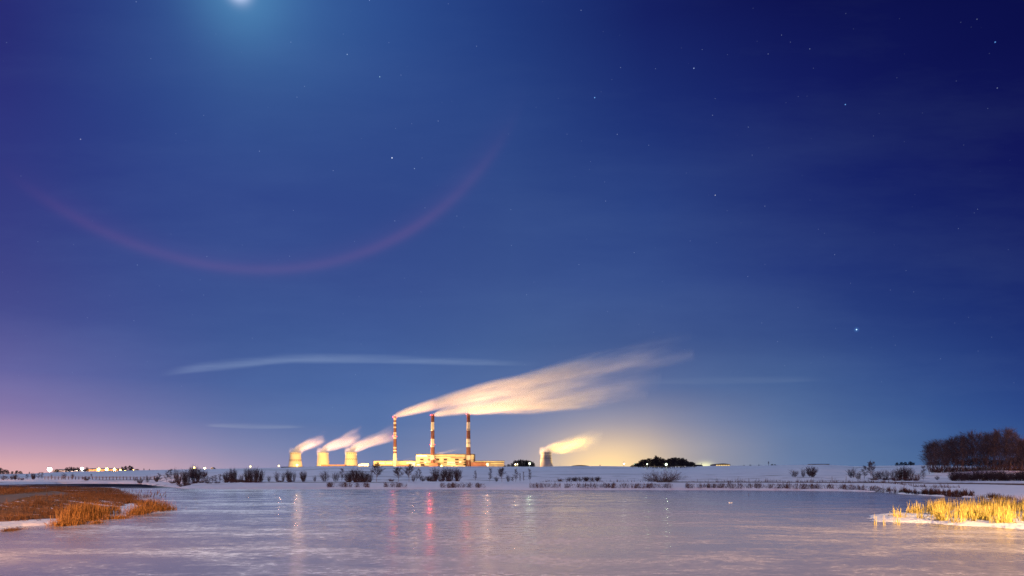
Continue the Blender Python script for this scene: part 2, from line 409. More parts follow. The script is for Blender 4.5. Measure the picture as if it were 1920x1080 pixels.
# cover masks: R brown grass, G dirt track, B field furrows
front_edge = GP
grass = np.where((GP > 0) & (GX < -20) & (GY < 225), sst(GP+wob(GX, GY, 2.2, 1)*1.0, 1.4, 2.4), 0)
cove = np.array([unpx(*p, .2) for p in [(205,972),(222,957),(232,948),(248,944.5),(262,945.5),(266,956),(250,966),(225,974)]])
nose = sst(-sdist(GX, GY, cove)+wob(GX, GY, 1.5, 3)*.4, -.3, .5); nose = np.maximum(nose, (GX > -42)*(GY > 52)*(wob(GX, GY, 1.6, 7) > .8)); grass = grass*(1-nose)
trk = np.where(GPX > 1230, sst(GS, 19, 21)*sst(GS, 34, 30), np.where((GPX > 420) & (GPX < 745), sst(GS, 15.5, 17)*sst(GS, 22, 20), 0))*(GY > 60)*(GY < 260)
rim = (GPX > 1230)*sst(GS, 19, 22)*sst(GS, 60, 40)*(GY > 60)*.45
path = np.array([(-39, 51), (-42.5, 59), (-45.5, 67), (-49.5, 76), (-60, 84)]); path0 = np.vstack([[-36, 38], path])
dp = np.full(GX.shape, 1e9)
for a, b in zip(path0[:-1], path0[1:]):
    e = b-a; t = np.clip(((GX-a[0])*e[0]+(GY-a[1])*e[1])/(e@e), 0, 1); dp = np.minimum(dp, np.hypot(GX-a[0]-e[0]*t, GY-a[1]-e[1]*t))
pth = sst(dp, 1.3, .8)*(GP > 0)
ca = me.color_attributes.new('cover', 'FLOAT_COLOR', 'POINT')
cc = np.zeros((len(vts), 4), np.float32); cc[:-1, 0] = grass.ravel(); cc[:-1, 1] = np.maximum(trk, rim).ravel(); cc[:-1, 2] = pth.ravel(); cc[:, 3] = 1
ca.data.foreach_set('color', cc.ravel())

mg = bpy.data.materials.new('snowy_ground'); mg.use_nodes = True; n = NT(mg.node_tree); L = mg.node_tree.links
P = mg.node_tree.nodes['Principled BSDF']; P.inputs['Specular IOR Level'].default_value = .02
geo = n.n('ShaderNodeNewGeometry'); pos = geo.outputs['Position']; sx = n.n('ShaderNodeSeparateXYZ'); L.new(pos, sx.inputs[0]); x_, y_, z_ = sx.outputs
at = n.n('ShaderNodeVertexColor', layer_name='cover'); ac = n.n('ShaderNodeSeparateColor'); L.new(at.outputs[0], ac.inputs[0])
big = n.noise(pos, .05, 5); mid = n.noise(pos, .8, 6, .6); fine = n.noise(pos, 5.0, 6, .65)
snow = n.mix(n.mr(big, .3, .7), (.74, .75, .80), (.84, .84, .87))
# old furrows and bare stripes in the field, running across the slope
fv = n.vec(n.m('MULTIPLY', x_, .009), n.m('MULTIPLY', y_, .028), 0.0)
fn = n.noise(fv, 1.0, 6, .6)
farf = n.mr(y_, 200, 330)
fur = n.m('MULTIPLY', n.mr(fn, .60, .64), farf)
fv2 = n.vec(n.m('MULTIPLY', x_, .07), n.m('MULTIPLY', y_, .12), 3.0); fn2 = n.noise(fv2, 1.0, 6, .65)
fur2 = n.m('MULTIPLY', n.mr(fn2, .56, .62), n.m('MULTIPLY', n.mr(y_, 165, 185), n.mr(y_, 330, 220)))
stub = n.m('MAXIMUM', fur, n.m('MULTIPLY', fur2, .8))
colr = n.mix(stub, snow, (.10, .085, .085))
# dark dirt of the track
dirt = n.mix(n.mr(mid, .35, .65), (.085, .05, .04), (.17, .11, .09))
dm = n.mr(n.m('ADD', ac.outputs[1], n.mr(mid, .3, .7, -.35, .25)), .42, .58)
colr = n.mix(dm, colr, dirt)
# brown grass
gc = n.mix(n.mr(fine, .3, .7), (.06, .028, .014), (.32, .14, .04)); gc = n.mix(n.mr(mid, .4, .65), gc, (.30, .12, .035)); gc = n.mix(n.mr(n.noise(pos, .35, 5, .65), .50, .62, 0, .75), gc, (.055, .026, .016))
nsn = n.noise(n.vec(n.m('MULTIPLY', x_, .16), n.m('MULTIPLY', y_, .09), 0.0), 1.0, 4)
patch = n.m('MULTIPLY', n.mr(nsn, .56, .60), n.mr(y_, 84, 92)); spots = n.mr(n.noise(pos, 1.6, 4), .625, .66)
gm = n.m('MULTIPLY', n.mr(n.m('ADD', ac.outputs[0], n.mr(mid, .3, .7, -.3, .3)), .42, .58), n.m('SUBTRACT', 1.0, n.m('MAXIMUM', patch, n.m('MULTIPLY', spots, .8))))
colr = n.mix(gm, colr, gc)
colr = n.mix(n.mr(n.m('ADD', ac.outputs[2], n.mr(mid, .3, .7, -.2, .2)), .4, .6), colr, n.mix(fine, (.15, .105, .085), (.27, .19, .15)))
L.new(colr, P.inputs['Base Color']); P.inputs['Roughness'].default_value = .85
bp = n.n('ShaderNodeBump'); bp.inputs['Strength'].default_value = .8; bp.inputs['Distance'].default_value = .35
L.new(n.m('ADD', mid, n.m('MULTIPLY', fine, .3)), bp.inputs['Height']); L.new(bp.outputs[0], P.inputs['Normal'])
me.materials.append(mg)
tag(link('ground', me), kind='structure')

# frozen lake
ra = np.concatenate([np.linspace(0.5, 400, 60)]); MBi = MB()
ME = []; 
xs = np.linspace(-330, 210, 60); ys = np.linspace(-12, 330, 50)
XX, YY = np.meshgrid(xs, ys); ME = bpy.data.meshes.new('frozen_lake')
ni, nj = XX.shape; ME.from_pydata(np.stack([XX, YY, 0*XX], -1).reshape(-1, 3).tolist(), [], [(i*nj+j, i*nj+j+1, (i+1)*nj+j+1, (i+1)*nj+j) for i in range(ni-1) for j in range(nj-1)])
mi_ = bpy.data.materials.new('lake_ice'); mi_.use_nodes = True; n = NT(mi_.node_tree); L = mi_.node_tree.links
P = mi_.node_tree.nodes['Principled BSDF']
geo = n.n('ShaderNodeNewGeometry'); pos = geo.outputs['Position']; sx = n.n('ShaderNodeSeparateXYZ'); L.new(pos, sx.inputs[0]); x_, y_, z_ = sx.outputs
warp = n.noise(pos, .06, 3)
rx = n.m('ADD', n.m('MULTIPLY', x_, .94), n.m('MULTIPLY', y_, -.10)); ry = n.m('ADD', n.m('MULTIPLY', y_, 1.0), n.m('MULTIPLY', x_, .07)); ry = n.m('ADD', ry, n.m('MULTIPLY', warp, 9.0))
n1 = n.noise(n.vec(n.m('MULTIPLY', rx, .05), n.m('MULTIPLY', ry, .13), 0.0), 1.0, 7, .62)
n2 = n.noise(n.vec(n.m('MULTIPLY', rx, .26), n.m('MULTIPLY', ry, .42), 5.0), 1.0, 7, .7)
n3 = n.noise(n.vec(n.m('MULTIPLY', rx, 2.4), n.m('MULTIPLY', ry, 2.8), 0.0), 1.0, 5, .7)
frost = n.m('ADD', n.m('ADD', n.m('MULTIPLY', n1, .38), n.m('MULTIPLY', n2, .40)), n.m('MULTIPLY', n3, .22))
n5 = n.noise(n.vec(n.m('MULTIPLY', rx, .35), n.m('MULTIPLY', ry, 4.0), 8.0), 1.0, 5, .6)
fm = n.m('MAXIMUM', n.mr(frost, .465, .60), n.mr(n5, .68, .76, 0, .7))
frosty = n.m('MULTIPLY', fm, n.mr(n3, .3, .62, .45, 1.0))
n4 = n.noise(n.vec(n.m('MULTIPLY', rx, 11.0), n.m('MULTIPLY', ry, 7.0), 0.0), 1.0, 3, .7)
base = n.mix(n.m('MULTIPLY', frosty, n.mr(n4, .36, .60, .45, 1.0)), (.285, .275, .295), (.70, .655, .66))
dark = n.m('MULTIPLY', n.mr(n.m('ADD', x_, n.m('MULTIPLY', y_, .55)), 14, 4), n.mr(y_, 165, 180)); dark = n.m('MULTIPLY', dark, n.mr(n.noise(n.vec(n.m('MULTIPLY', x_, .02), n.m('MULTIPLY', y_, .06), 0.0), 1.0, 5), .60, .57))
L.new(base, P.inputs['Base Color'])
matte_dark = n.n('ShaderNodeBsdfDiffuse'); matte_dark.inputs[0].default_value = (.035, .035, .055, 1); mx = n.n('ShaderNodeMixShader'); L.new(dark, mx.inputs[0]); L.new(P.outputs[0], mx.inputs[1]); L.new(matte_dark.outputs[0], mx.inputs[2])  # matte dark tone mixed over the ice behind the left peninsula
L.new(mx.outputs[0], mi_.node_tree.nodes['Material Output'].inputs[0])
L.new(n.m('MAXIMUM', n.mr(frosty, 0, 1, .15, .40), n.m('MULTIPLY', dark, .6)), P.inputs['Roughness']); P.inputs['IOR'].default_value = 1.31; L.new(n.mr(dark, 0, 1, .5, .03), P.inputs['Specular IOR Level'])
bp = n.n('ShaderNodeBump'); bp.inputs['Strength'].default_value = .35; bp.inputs['Distance'].default_value = .03
L.new(n.m('ADD', n2, n.m('MULTIPLY', n3, .5)), bp.inputs['Height']); L.new(bp.outputs[0], P.inputs['Normal'])
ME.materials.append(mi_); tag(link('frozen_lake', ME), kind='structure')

# ------------------------------------------------------------------ lamps
def point(parent, loc, watt, c, r=.3, spot=None, target=None):
    ld = bpy.data.lights.new('lamp_light', 'SPOT' if spot else 'POINT'); ld.energy = watt; ld.color = c; ld.shadow_soft_size = r
    o = bpy.data.objects.new('lamp_light', ld); sc.collection.objects.link(o); o.parent = parent; o.location = loc
    if spot:
        ld.spot_size = radians(spot); ld.spot_blend = .6
        d = Vector(target); o.rotation_euler = (-d).to_track_quat('Z', 'Y').to_euler()
    return o
SOD, WARM, WHT, GRN, RED = (1, .52, .16), (1, .74, .40), (1, .96, .93), (.8, 1, .65), (1, .08, .1)
def lamp_post(label, px, py, Y, bulb, br, c, watt, name='street_lamp', cat='street lamp', group=None, h=None, lr=None, beam=None):
    X, _, z = ground(px, Y); Z = CZ+(HY-py)/F*Y
    h = max(Z-z, 2.0); root = empty(name, (X, Y, z)); tag(root, label, cat, group)
    b = MB(); b.tube([(0, .5, -.5), (0, .5, h*.6), (0, .5, h+.15*br), (0, .2, h+br*1.1)], [.22, .16, .12, .1]); b.build('pole', M['metal'], root)
    b = MB(); b.lathe([(br*.9, br*.95), (br*.7, br*1.25), (.01, br*1.4)], 12, (0, 0, h)); b.build('lamp_head', M['metal'], root)
    b = MB(); b.sphere((0, 0, h), br, 14); b.build('bulb', M[bulb], root, True)
    if watt and beam: point(root, (0, -br*1.6, h), watt, c, .5, beam, (-X, -Y, -Z))
    elif watt: point(root, (0, -br*1.4, h), watt, c, lr or br*.6)
    return root
G_L = 'lamps along the skyline'
lamp_post('brightest white floodlight at the left end of the long brown barn', 93, 880, 1150, 'bulb_white', 3.3, WHT, 4e5, group=G_L)
lamp_post('white floodlight at the right end of the long brown barn', 154, 878.8, 1150, 'bulb_white', 2.2, WHT, 2e5, group=G_L)
lamp_post('tiny orange lamp just left of the second white floodlight', 143.8, 881.2, 1100, 'bulb_warm', 1.0, WARM, 2e4, group=G_L)
for k, (px, py, r, w) in enumerate([(185,880.7,2.3,'first and leftmost'),(200.5,880.4,2.3,'second'),(215,881.1,2.1,'third'),(226.8,881.2,1.8,'fourth'),(235.2,882.1,1.1,'fifth and small'),(250.6,882.1,1.3,'sixth and rightmost')]):
    lamp_post(w+' yellow lamp in the row before the ochre barn', px, py, 1060, 'bulb_sodium', r, SOD, 4e5*r, group='yellow lamps in a row before the barn')
lamp_post('orange lamp shining through bare shrubs on the left skyline', 364.7, 879, 760, 'bulb_sodium', 1.2, SOD, 4e4, group=G_L)
lamp_post('white lamp on the skyline right of the shrubs', 384.2, 878, 900, 'bulb_warm', 1.5, WARM, 6e4, group=G_L)
lamp_post('pale orange lamp on the skyline above the dense shrub row', 469.5, 875.4, 722, 'bulb_warm', 1.0, (1, .56, .30), 2e4, beam=9, group=G_L)
lamp_post('pale orange lamp just left of the leftmost cooling tower', 522.8, 873.6, 722, 'bulb_warm', 1.05, (1, .56, .30), 2e4, beam=9, group=G_L)
lamp_post('warm lamp at the foot of the leftmost cooling tower', 557, 872, 722, 'bulb_warm', 1.3, (1, .56, .30), 9e4, beam=9, group='floodlights of the power plant')
lamp_post('warm floodlight between the low yellow hall and the boiler house', 775, 871, 722, 'bulb_warm', .75, (1, .56, .30), 2e4, beam=9, group='floodlights of the power plant')
lamp_post('warm floodlight at the corner of the red annex right of the thick chimney', 912.5, 870.5, 722, 'bulb_warm', .75, (1, .56, .30), 2e4, beam=9, group='floodlights of the power plant')
lamp_post('glaring orange lamp before the boiler house on the snow crest', 828, 873, 1500, 'bulb_sodium', 2.2, SOD, 1.2e5, group='floodlights of the power plant')
lamp_post('greenish white lamp in the grove left of the lone cooling tower', 993, 869.2, 1180, 'bulb_green', 1.6, GRN, 6e4, group=G_L)
lamp_post('small pale lamp at the left edge of the grove beside the lone tower', 966.3, 870.8, 1180, 'bulb_warm', 1.1, WARM, 2e4, group=G_L)
lamp_post('faintest of the lamps in the grove beside the lone tower', 970.4, 870.2, 1180, 'bulb_warm', .7, WARM, 1e4, group=G_L)
lamp_post('greenish white lamp shining at the middle of the dark wood', 1249, 871, 420, 'bulb_green', .75, GRN, 8e2, group=G_L)
lamp_post('small pale lamp in the left half of the dark wood', 1213.6, 870.2, 440, 'bulb_green', .38, GRN, 3e2, group=G_L)
lamp_post('pale yellow lamp at the left tip of the dark wood', 1190.4, 871, 760, 'bulb_green', 1.1, GRN, 3e3, group=G_L)
lamp_post('tiny lamp on the skyline between lone tower and dark wood', 1169.8, 869.6, 1500, 'bulb_white', 1.0, WHT, 3e3, group=G_L)

# street lamps of the road behind and beside the photographer: their light falls on reeds, ice and banks
def near_lamp(label, X, Y, h, watt, c, spot=None, target=None, lr=.25):
    z = float(terrain(np.array([X]), np.array([Y]))[0]); z = max(z, 0)
    root = empty('street_lamp', (X, Y, z)); tag(root, label, 'street lamp', 'street lamps beside the lake road')
    b = MB(); b.tube([(0, 0, -.3), (0, 0, h*.55), (0, 0, h+.4), (0, .5, h+.55), (0, 1.0, h+.5)], [.13, .1, .07, .06, .05], 8); b.build('pole', M['metal'], root, True)
    b = MB(); b.lathe([(.30, .02), (.22, .18), (.02, .26)], 12, (0, 1.1, h+.25)); b.build('lamp_head', M['metal'], root, True)
    b = MB(); b.sphere((0, 1.1, h+.22), .14, 10); b.build('bulb', M['bulb_sodium'], root, True)
    point(root, (0, 1.1, h-.05), watt, c, lr, spot, target)
near_lamp('tall sodium street lamp on the right bank beside the reeds', 40, 20, 9.5, 95000, (1, .60, .22), 135, (-20, 11, -8))
near_lamp('sodium street lamp on the near left bank', -31, 12, 7.5, 30000, (1, .50, .14), 150, (-3, 38, -7))
near_lamp('tall floodlight mast on the road behind the photographer', 25, -130, 26, 1.9e6, (1, .50, .34), 120, (0, 200, -20), 1)
near_lamp('sodium street lamp at the far left bend of the lake road', -250, 235, 6, 6e5, (1, .44, .22), None, None, .6)
near_lamp('sodium street lamp at the far right bend of the lake road', 225, 205, 7, 3.0e5, (1, .46, .22), None, None, .6)

# ------------------------------------------------------------------ power plant, three kilometres away
YP = 3000.0; S = YP/F
def X3(px, Y=YP): return (px-CX)/F*Y
def Z3(py, Y=YP): return CZ+(HY-py)/F*Y
GP_ = 'floodlights of the power plant'
def chimney(label, px, ytop, ybot, r0, r1, bands, beacons, gal, Y=YP):
    zb = Z3(ybot+4, Y); zt = Z3(ytop, Y); root = empty('chimney', (X3(px, Y), Y, zb)); tag(root, label, 'chimney', 'striped chimneys of the power plant')
    H = zt-zb; prof = []; mats_ = []; r0 *= S; r1 *= S
    R = lambda z: r0+(r1-r0)*(1-(1-z/H)**1.4)
    cuts = sorted([(zz, mm) for zz, mm in ((H-(Z3(ytop, Y)-Z3(b, Y)), m_) for b, m_ in bands)])   # (lower z, material) bottom-up
    zs = [c[0] for c in cuts]+[H]
    for k in range(len(zs)-1):
        for q in range(4 if k < len(zs)-2 else 5):
            z = zs[k]+(zs[k+1]-zs[k])*q/4; prof.append((R(z), z))
            mats_.append(cuts[k][1])
    b = MB(); b.lathe(prof, 28, mfun=lambda j, i: mats_[j]); rt = R(H)
    b.lathe([(rt, H), (rt*.8, H), (rt*.78, H-12)], 28, mi=1); b.build('shaft', [M['white_paint'], M['red_paint']], root, True)
    for gy in gal:
        z = H-(zt-Z3(gy, Y)); r = R(z)
        b = MB(); b.lathe([(r*.99, z-1.2), (r+1.8, z), (r+1.8, z+.5), (r*.99, z+.5)], 24)
        for k in range(16):
            a = 2*pi*k/16; b.tube([((r+1.6)*math.cos(a), (r+1.6)*math.sin(a), z+.5), ((r+1.6)*math.cos(a), (r+1.6)*math.sin(a), z+2)], .12, 3)
        b.lathe([(r+1.5, z+2), (r+1.75, z+2), (r+1.75, z+2.3), (r+1.5, z+2.3)], 24); b.build('gallery', M['metal'], root)
    b = MB(); ra_ = [R(z) for z in np.linspace(5, H-2, 12)]
    for s_ in (-.5, .5):
        b.tube([(s_, -r-.5, z) for z, r in zip(np.linspace(5, H-2, 12), ra_)], .15, 4)
    for z in np.arange(6, H-3, 5): b.box(-.5, .5, -R(z)-.6, -R(z)-.4, z, z+.4)
    b.build('ladder', M['metal'], root)
    for (by, a, rr, w) in beacons:
        z = H-(zt-Z3(by, Y)); r = R(z)+2.4; p = (r*math.cos(a), r*math.sin(a), z+2.2)
        b = MB(); b.sphere(p, rr, 8); b.build('beacon', M['bulb_red'], root, True)
        if w: point(root, (p[0]*1.3, p[1]*1.3-rr*1.5, p[2]+rr*1.2), w, RED, 1.5)
    return root
L_, R_2 = pi+.4, -.4
b1 = []
edges = [(783.5,1),(788,0),(791.5,1),(795,0),(800,1),(802.5,0),(810.8,1),(813.5,0),(815,1),(817.2,0),(818,1),(822.8,0),(838,1),(840.8,0),(844,1),(846.5,0),(850,1),(853,0),(878.1,0)]
b1 = edges[:]
stk1 = chimney('slim chimney with many thin red rings, leftmost of the three', 740.6, 781, 874, 3.75, 2.45, b1,
               [(784,L_,1.5,2e4),(784,R_2,1.5,0),(819.3,L_,1.6,2.2e4),(819.3,R_2,1.6,0),(819.3,-pi/2,1.3,0)], [783, 819.5, 838.5])
b2 = [(791.8,1),(807.1,0),(823,1),(838.5,0),(853.6,1),(863,0),(877.9,1)]
stk2 = chimney('broad striped chimney before the boiler house, middle of the three', 811.3, 777, 873.5, 4.1, 3.0, b2,
               [(779.5,L_,2.4,3e4),(779.5,-pi/2,1.8,0),(779.5,R_2,1.6,0),(834.7,L_,1.7,5e4),(834.7,R_2,1.7,0),(862.6,L_,1.6,1e5),(862.6,R_2,1.7,0)], [778, 807, 834.8, 862.4])
b3 = [(791.8,1),(807.1,0),(823,1),(838.5,0),(853.6,1),(863,0),(877.9,1)]
stk3 = chimney('thick striped chimney at the right end of the boiler house', 878.3, 776.2, 873.5, 4.7, 3.1, b3,
               [(778,L_,1.6,4e4),(778,R_2,1.0,0)], [778, 805.5, 831, 862.4])

def cooling_tower(label, px0, px1, pt0, pt1, ytop, ybot, rows, ringy, matn, Y=YP, vents=True):
    k = Y/F; pc = (px0+px1)/2; zb = Z3(ybot+3, Y); root = empty('cooling_tower', (X3(pc, Y), Y, zb)); tag(root, label, 'cooling tower', 'cooling towers of the power plant')
    H = Z3(ytop, Y)-zb; rb = (px1-px0)/2*k; rt = (pt1-pt0)/2*k; waist = rt*.965; zw = H*.88
    def R(z):
        if z < zw: t = 1-z/zw; return waist+(rb*1.03-waist)*t**1.35
        return waist+(rt-waist)*((z-zw)/(H-zw))**1.5
    zs = sorted(set([0, 4, 9, 14]+list(np.linspace(18, H, 36))+[z for r_ in rows for z in r_]))
    zs = [z for z in zs if z <= H]
    n_ = 72
    def mf(j, i):
        z = (zs[min(j, len(zs)-1)]+zs[min(j+1, len(zs)-1)])/2
        for (a, b_) in rows_chk:
            if a <= z <= b_: return 1 if (i//2+int((z-a)/chk)) % 2 else 0
        return 0
    chk = 2.6; rows_chk = [(H-r_[0]*k, H-r_[1]*k) for r_ in rows]
    zs = set([0.]+list(np.linspace(6, H, 30)))
    for a, b_ in rows_chk:
        for q in np.arange(a, b_+.1, chk): zs.add(q)
    zs = sorted(z for z in zs if z <= H+.01)
    b = MB(); b.lathe([(R(z), z) for z in zs], n_, mfun=mf)
    b.lathe([(R(H), H), (R(H)*.965, H), (R(H-25)*.96, H-25), (R(H*.5)*.96, H*.5)], n_)
    b.build('shell', [M[matn], M['check']], root, True)
    b = MB()
    for q in ringy:
        z = H-q*k; b2_ = MB(); b2_.lathe([(R(z), z-.5), (R(z)+.9, z), (R(z)+.9, z+.6), (R(z), z+.9)], n_); b2_.build('ring_walkway', M['metal'], root)
    b.lathe([(R(H)*.96, H+.05), (R(H)+.7, H+.05), (R(H)+.7, H+1.0), (R(H)*.96, H+1.0)], n_); b.build('rim_walkway', M['metal'], root)
    return root
cooling_tower('leftmost cooling tower, cream with two bands of dark checks', 540.8, 567, 544.2, 565, 849, 875.6, [(3.6,1.0),(15.2,12.2)], [15.8], 'concrete')
cooling_tower('plain yellow cooling tower, second from the left', 593.6, 617.8, 596.4, 617, 849, 873.8, [], [], 'concrete')
cooling_tower('cream cooling tower with check bands, nearest the slim chimney', 645.8, 671, 648.3, 669.8, 848.5, 872.8, [(4.0,1.6),(13.6,11.4)], [], 'concrete')
cooling_tower('lone cooling tower with dark checked upper half', 1011.2, 1037, 1013.6, 1033.6, 848.4, 875.2, [(7.8,1.4),(12.2,9.2)], [14.6], 'concrete')

# boiler house and wings
def wallbox(b, p0, p1, yt, yb, Y, depth, mi=0): b.box(X3(p0, Y), X3(p1, Y), Y, Y+depth, Z3(yb, Y), Z3(yt, Y), mi)
def child_box(root, name, p0, p1, yt, yb, Y, depth, m_, label=None):
    b = MB(); wallbox(b, p0, p1, yt, yb, Y, depth); o = b.build(name, M[m_], root); o.matrix_parent_inverse = root.matrix_world.inverted()
    o.location = tuple(-c for c in root.location)
    if label: o['label'] = label
    return o
Y0 = 3020.0
bh = empty('boiler_house', (X3(835, Y0), Y0, Z3(876, Y0))); tag(bh, 'tall pale boiler house with dark openings and lit floors behind the middle chimney', 'industrial building')
cb = lambda *a, **k: child_box(bh, *a, **k)
cb('wall', 780, 887.5, 852.2, 878, Y0, 60, 'panel')
cb('roof', 779.6, 889.6, 851.2, 852.15, Y0-.6, 62, 'roofing')
cb('window_strip', 781, 800.5, 853.4, 855.8, Y0-.9, .8, 'win_hot'); cb('window_strip', 803, 872, 853.4, 854.3, Y0-.9, .8, 'win')
cb('window_strip', 781, 803, 857.6, 858.5, Y0-.9, .8, 'win'); cb('window_strip', 815, 843, 856.8, 857.6, Y0-.9, .8, 'win'); cb('window_strip', 855, 872, 855.6, 856.3, Y0-.9, .8, 'win')
for p in (850, 858, 868): cb('roof_vent', p, p+1, 850.3, 851.15, Y0+4, 3, 'metal')
cb('duct', 803, 808, 855.6, 856.6, Y0-2.2, 2, 'roofing'); cb('duct', 814, 872, 855.0, 855.5, Y0-2.2, 2, 'roofing'); cb('duct', 845, 873, 857.8, 858.8, Y0-2.4, 2.3, 'brick')
for (a, b_) in ((787.4,794.2),(802,806.4),(816.4,823.6),(831.4,838.2),(853.2,860),(867.8,874)):
    cb('window_opening', a, b_, 859.9, 863.3, Y0-.5, .5, 'dark')
for (a, b_) in ((787.4,794.2),(831.4,838.2),(853.2,860),(868,874)):
    cb('window_opening', a, b_, 865.7, 867.4, Y0-.5, .5, 'dark')
cb('platform', 780, 803, 868.1, 868.8, Y0-6, 5.9, 'roofing'); cb('platform', 820, 872, 867.9, 868.4, Y0-6, 5.9, 'roofing'); cb('platform', 820, 872, 870.9, 871.3, Y0-6, 5.9, 'roofing')
cb('window_strip', 838.5, 853, 866.3, 867.3, Y0-.9, .8, 'win_hot'); cb('window_strip', 838, 854, 869.8, 870.8, Y0-.9, .8, 'win_hot')
cb('window_strip', 860.5, 865, 865.6, 866.8, Y0-.9, .8, 'win_hot'); cb('window_strip', 782, 787, 870.2, 872.2, Y0-.9, .8, 'win_hot'); cb('window_strip', 796, 799, 866.4, 867.8, Y0-.9, .8, 'win_hot')
cb('window_opening', 789, 796, 869.8, 874, Y0-.7, .65, 'dark'); cb('window_opening', 855, 859, 869.5, 871.2, Y0-.7, .65, 'brick'); cb('window_opening', 869, 875, 869.6, 872.6, Y0-.7, .65, 'dark')
cb('annex', 804, 821, 868.2, 880, Y0-40, 30, 'brick'); cb('annex', 796, 804, 872.6, 880, Y0-38, 30, 'roofing'); cb('annex', 846, 872, 872.8, 880, Y0-38, 30, 'panel2')
cb('side_wall', 887.5, 889.8, 852.2, 878, Y0+2, 50, 'roofing')
for q in (853.6, 856, 858.4): cb('window_strip', 883.5, 889.0, q, q+.7, Y0-.9, .8, 'win')
for p in (790.6, 799.5, 812.6, 826.5, 845.5, 864): cb('pilaster', p+4.6, p+5.1, 858.8, 868, Y0-1.1, 1.1, 'panel2')

tw = empty('turbine_hall', (X3(740, Y0), Y0, Z3(876, Y0))); tag(tw, 'long low yellow-lit hall left of the boiler house', 'industrial building')
cb = lambda *a, **k: child_box(tw, *a, **k)
cb('wall', 700.4, 779.4, 864.4, 880, Y0+8, 40, 'panel2'); cb('roof', 700, 779.6, 863.7, 864.35, Y0+7, 42, 'roofing')
for (a, b_, t0, t1, m_) in ((702,706,866,867.6,'win'),(708,721,867.8,868.9,'win_hot'),(724,735,867.8,868.7,'win_hot'),(746,759,867.8,868.5,'win'),(762,779,867.4,868.9,'win_hot'),(768,778,870,874,'win_hot'),(702,712,871,873.5,'win')):
    cb('window_strip', a, b_, t0, t1, Y0+7.3, .7, m_)
cb('annex', 743, 768, 871.6, 880, Y0-30, 30, 'brick'); cb('annex', 717, 736, 873.0, 880, Y0-30, 30, 'roofing')
cb('canopy', 762, 769, 869.4, 870.2, Y0-8, 14, 'roofing')
rw = empty('workshop_hall', (X3(915, Y0), Y0, Z3(876, Y0))); tag(rw, 'low yellow-lit hall right of the thick striped chimney', 'industrial building')
cb = lambda *a, **k: child_box(rw, *a, **k)
cb('wall', 884.2, 945.6, 864.6, 880, Y0+8, 40, 'panel2'); cb('roof', 884, 946, 863.9, 864.55, Y0+7, 42, 'roofing')
cb('window_strip', 886, 945.4, 865.0, 865.7, Y0+7.3, .7, 'win'); cb('duct', 884.4, 945.4, 866.3, 867.0, Y0+7.0, .9, 'roofing')
cb('window_strip', 912.6, 916, 868.2, 874, Y0+7.2, .8, 'win_hot'); cb('window_strip', 920, 944, 868.6, 869.4, Y0+7.3, .7, 'win')
cb('annex', 883.6, 912, 866.9, 880, Y0-30, 34, 'brick'); 
for p in (891.6, 899, 904.6): cb('roof_vent', p, p+.9, 865.8, 866.85, Y0-20, 2, 'dark')

# floodlights in the plant yard
def flood(label, px, Y, h, watt, c, tgt, spot=110, name='floodlight_mast'):
    X, _, z = ground(px, Y); root = empty(name, (X, Y, z)); tag(root, label, 'floodlight', 'floodlights in the plant yard')
    b = MB(); b.tube([(0, 0, -1), (0, 0, h)], [.3, .2], 6); b.build('pole', M['metal'], root)
    b = MB(); b.box(-1.2, 1.2, -.35, .35, h, h+.8); b.build('lamp_head', M['metal'], root)
    d = (tgt[0]-X, tgt[1]-Y, tgt[2]-z-h); k = 1.6/math.sqrt(sum(q*q for q in d))
    point(root, (d[0]*k, d[1]*k, h+1.6), watt, c, .8, spot, d)
YEL = (1, .60, .17); CRM = (1, .65, .24)
GZP = Z3(875)
for (px, w, c, nm) in ((548, 1.9e6, CRM, 'left of'), (599, 2.1e6, (1,.50,.04), 'in front of'), (655, 2.0e6, (1,.57,.13), 'by the road before')):
    tn = {548: 'the leftmost cooling tower', 599: 'the plain yellow cooling tower', 655: 'the cooling tower beside the slim chimney'}[px]
    flood('floodlight mast '+nm+' '+tn, px, 2520, 14, w*4.6, c, (X3(px+6, YP), YP, GZP+38), 130)
flood('floodlight mast left before the lone cooling tower', 1008, 2860, 8, 2e4, (.95,.85,.35), (X3(1020), YP, GZP+8), 120)
flood('floodlight mast right of the lone cooling tower', 1050, 3010, 14, 1.5e5, (1,.62,.14), (X3(1036), YP, GZP+60), 130)
for (px, w, t, z1, nm) in ((741, 2.2e6, 741, 110, 'before the slim chimney'), (806, 2.4e6, 811, 110, 'before the middle chimney'), (885, 2.4e6, 878, 110, 'before the thick chimney')):
    flood('tall floodlight mast '+nm, px, 2880, 12, w*.50, (1, .62, .24), (X3(t), YP, GZP+z1), 120)
for (px, w, nm) in ((715, 6e5, 'left part of the low yellow hall'), (772, 7e5, 'right part of the low yellow hall'), (797, 6e5, 'left part of the boiler house'), (845, 7e5, 'middle of the boiler house'), (925, 8e5, 'low hall on the right')):
    flood('floodlight mast before the '+nm, px, 2950, 14, w*.26, YEL, (X3(px, Y0), Y0, GZP+25), 140)

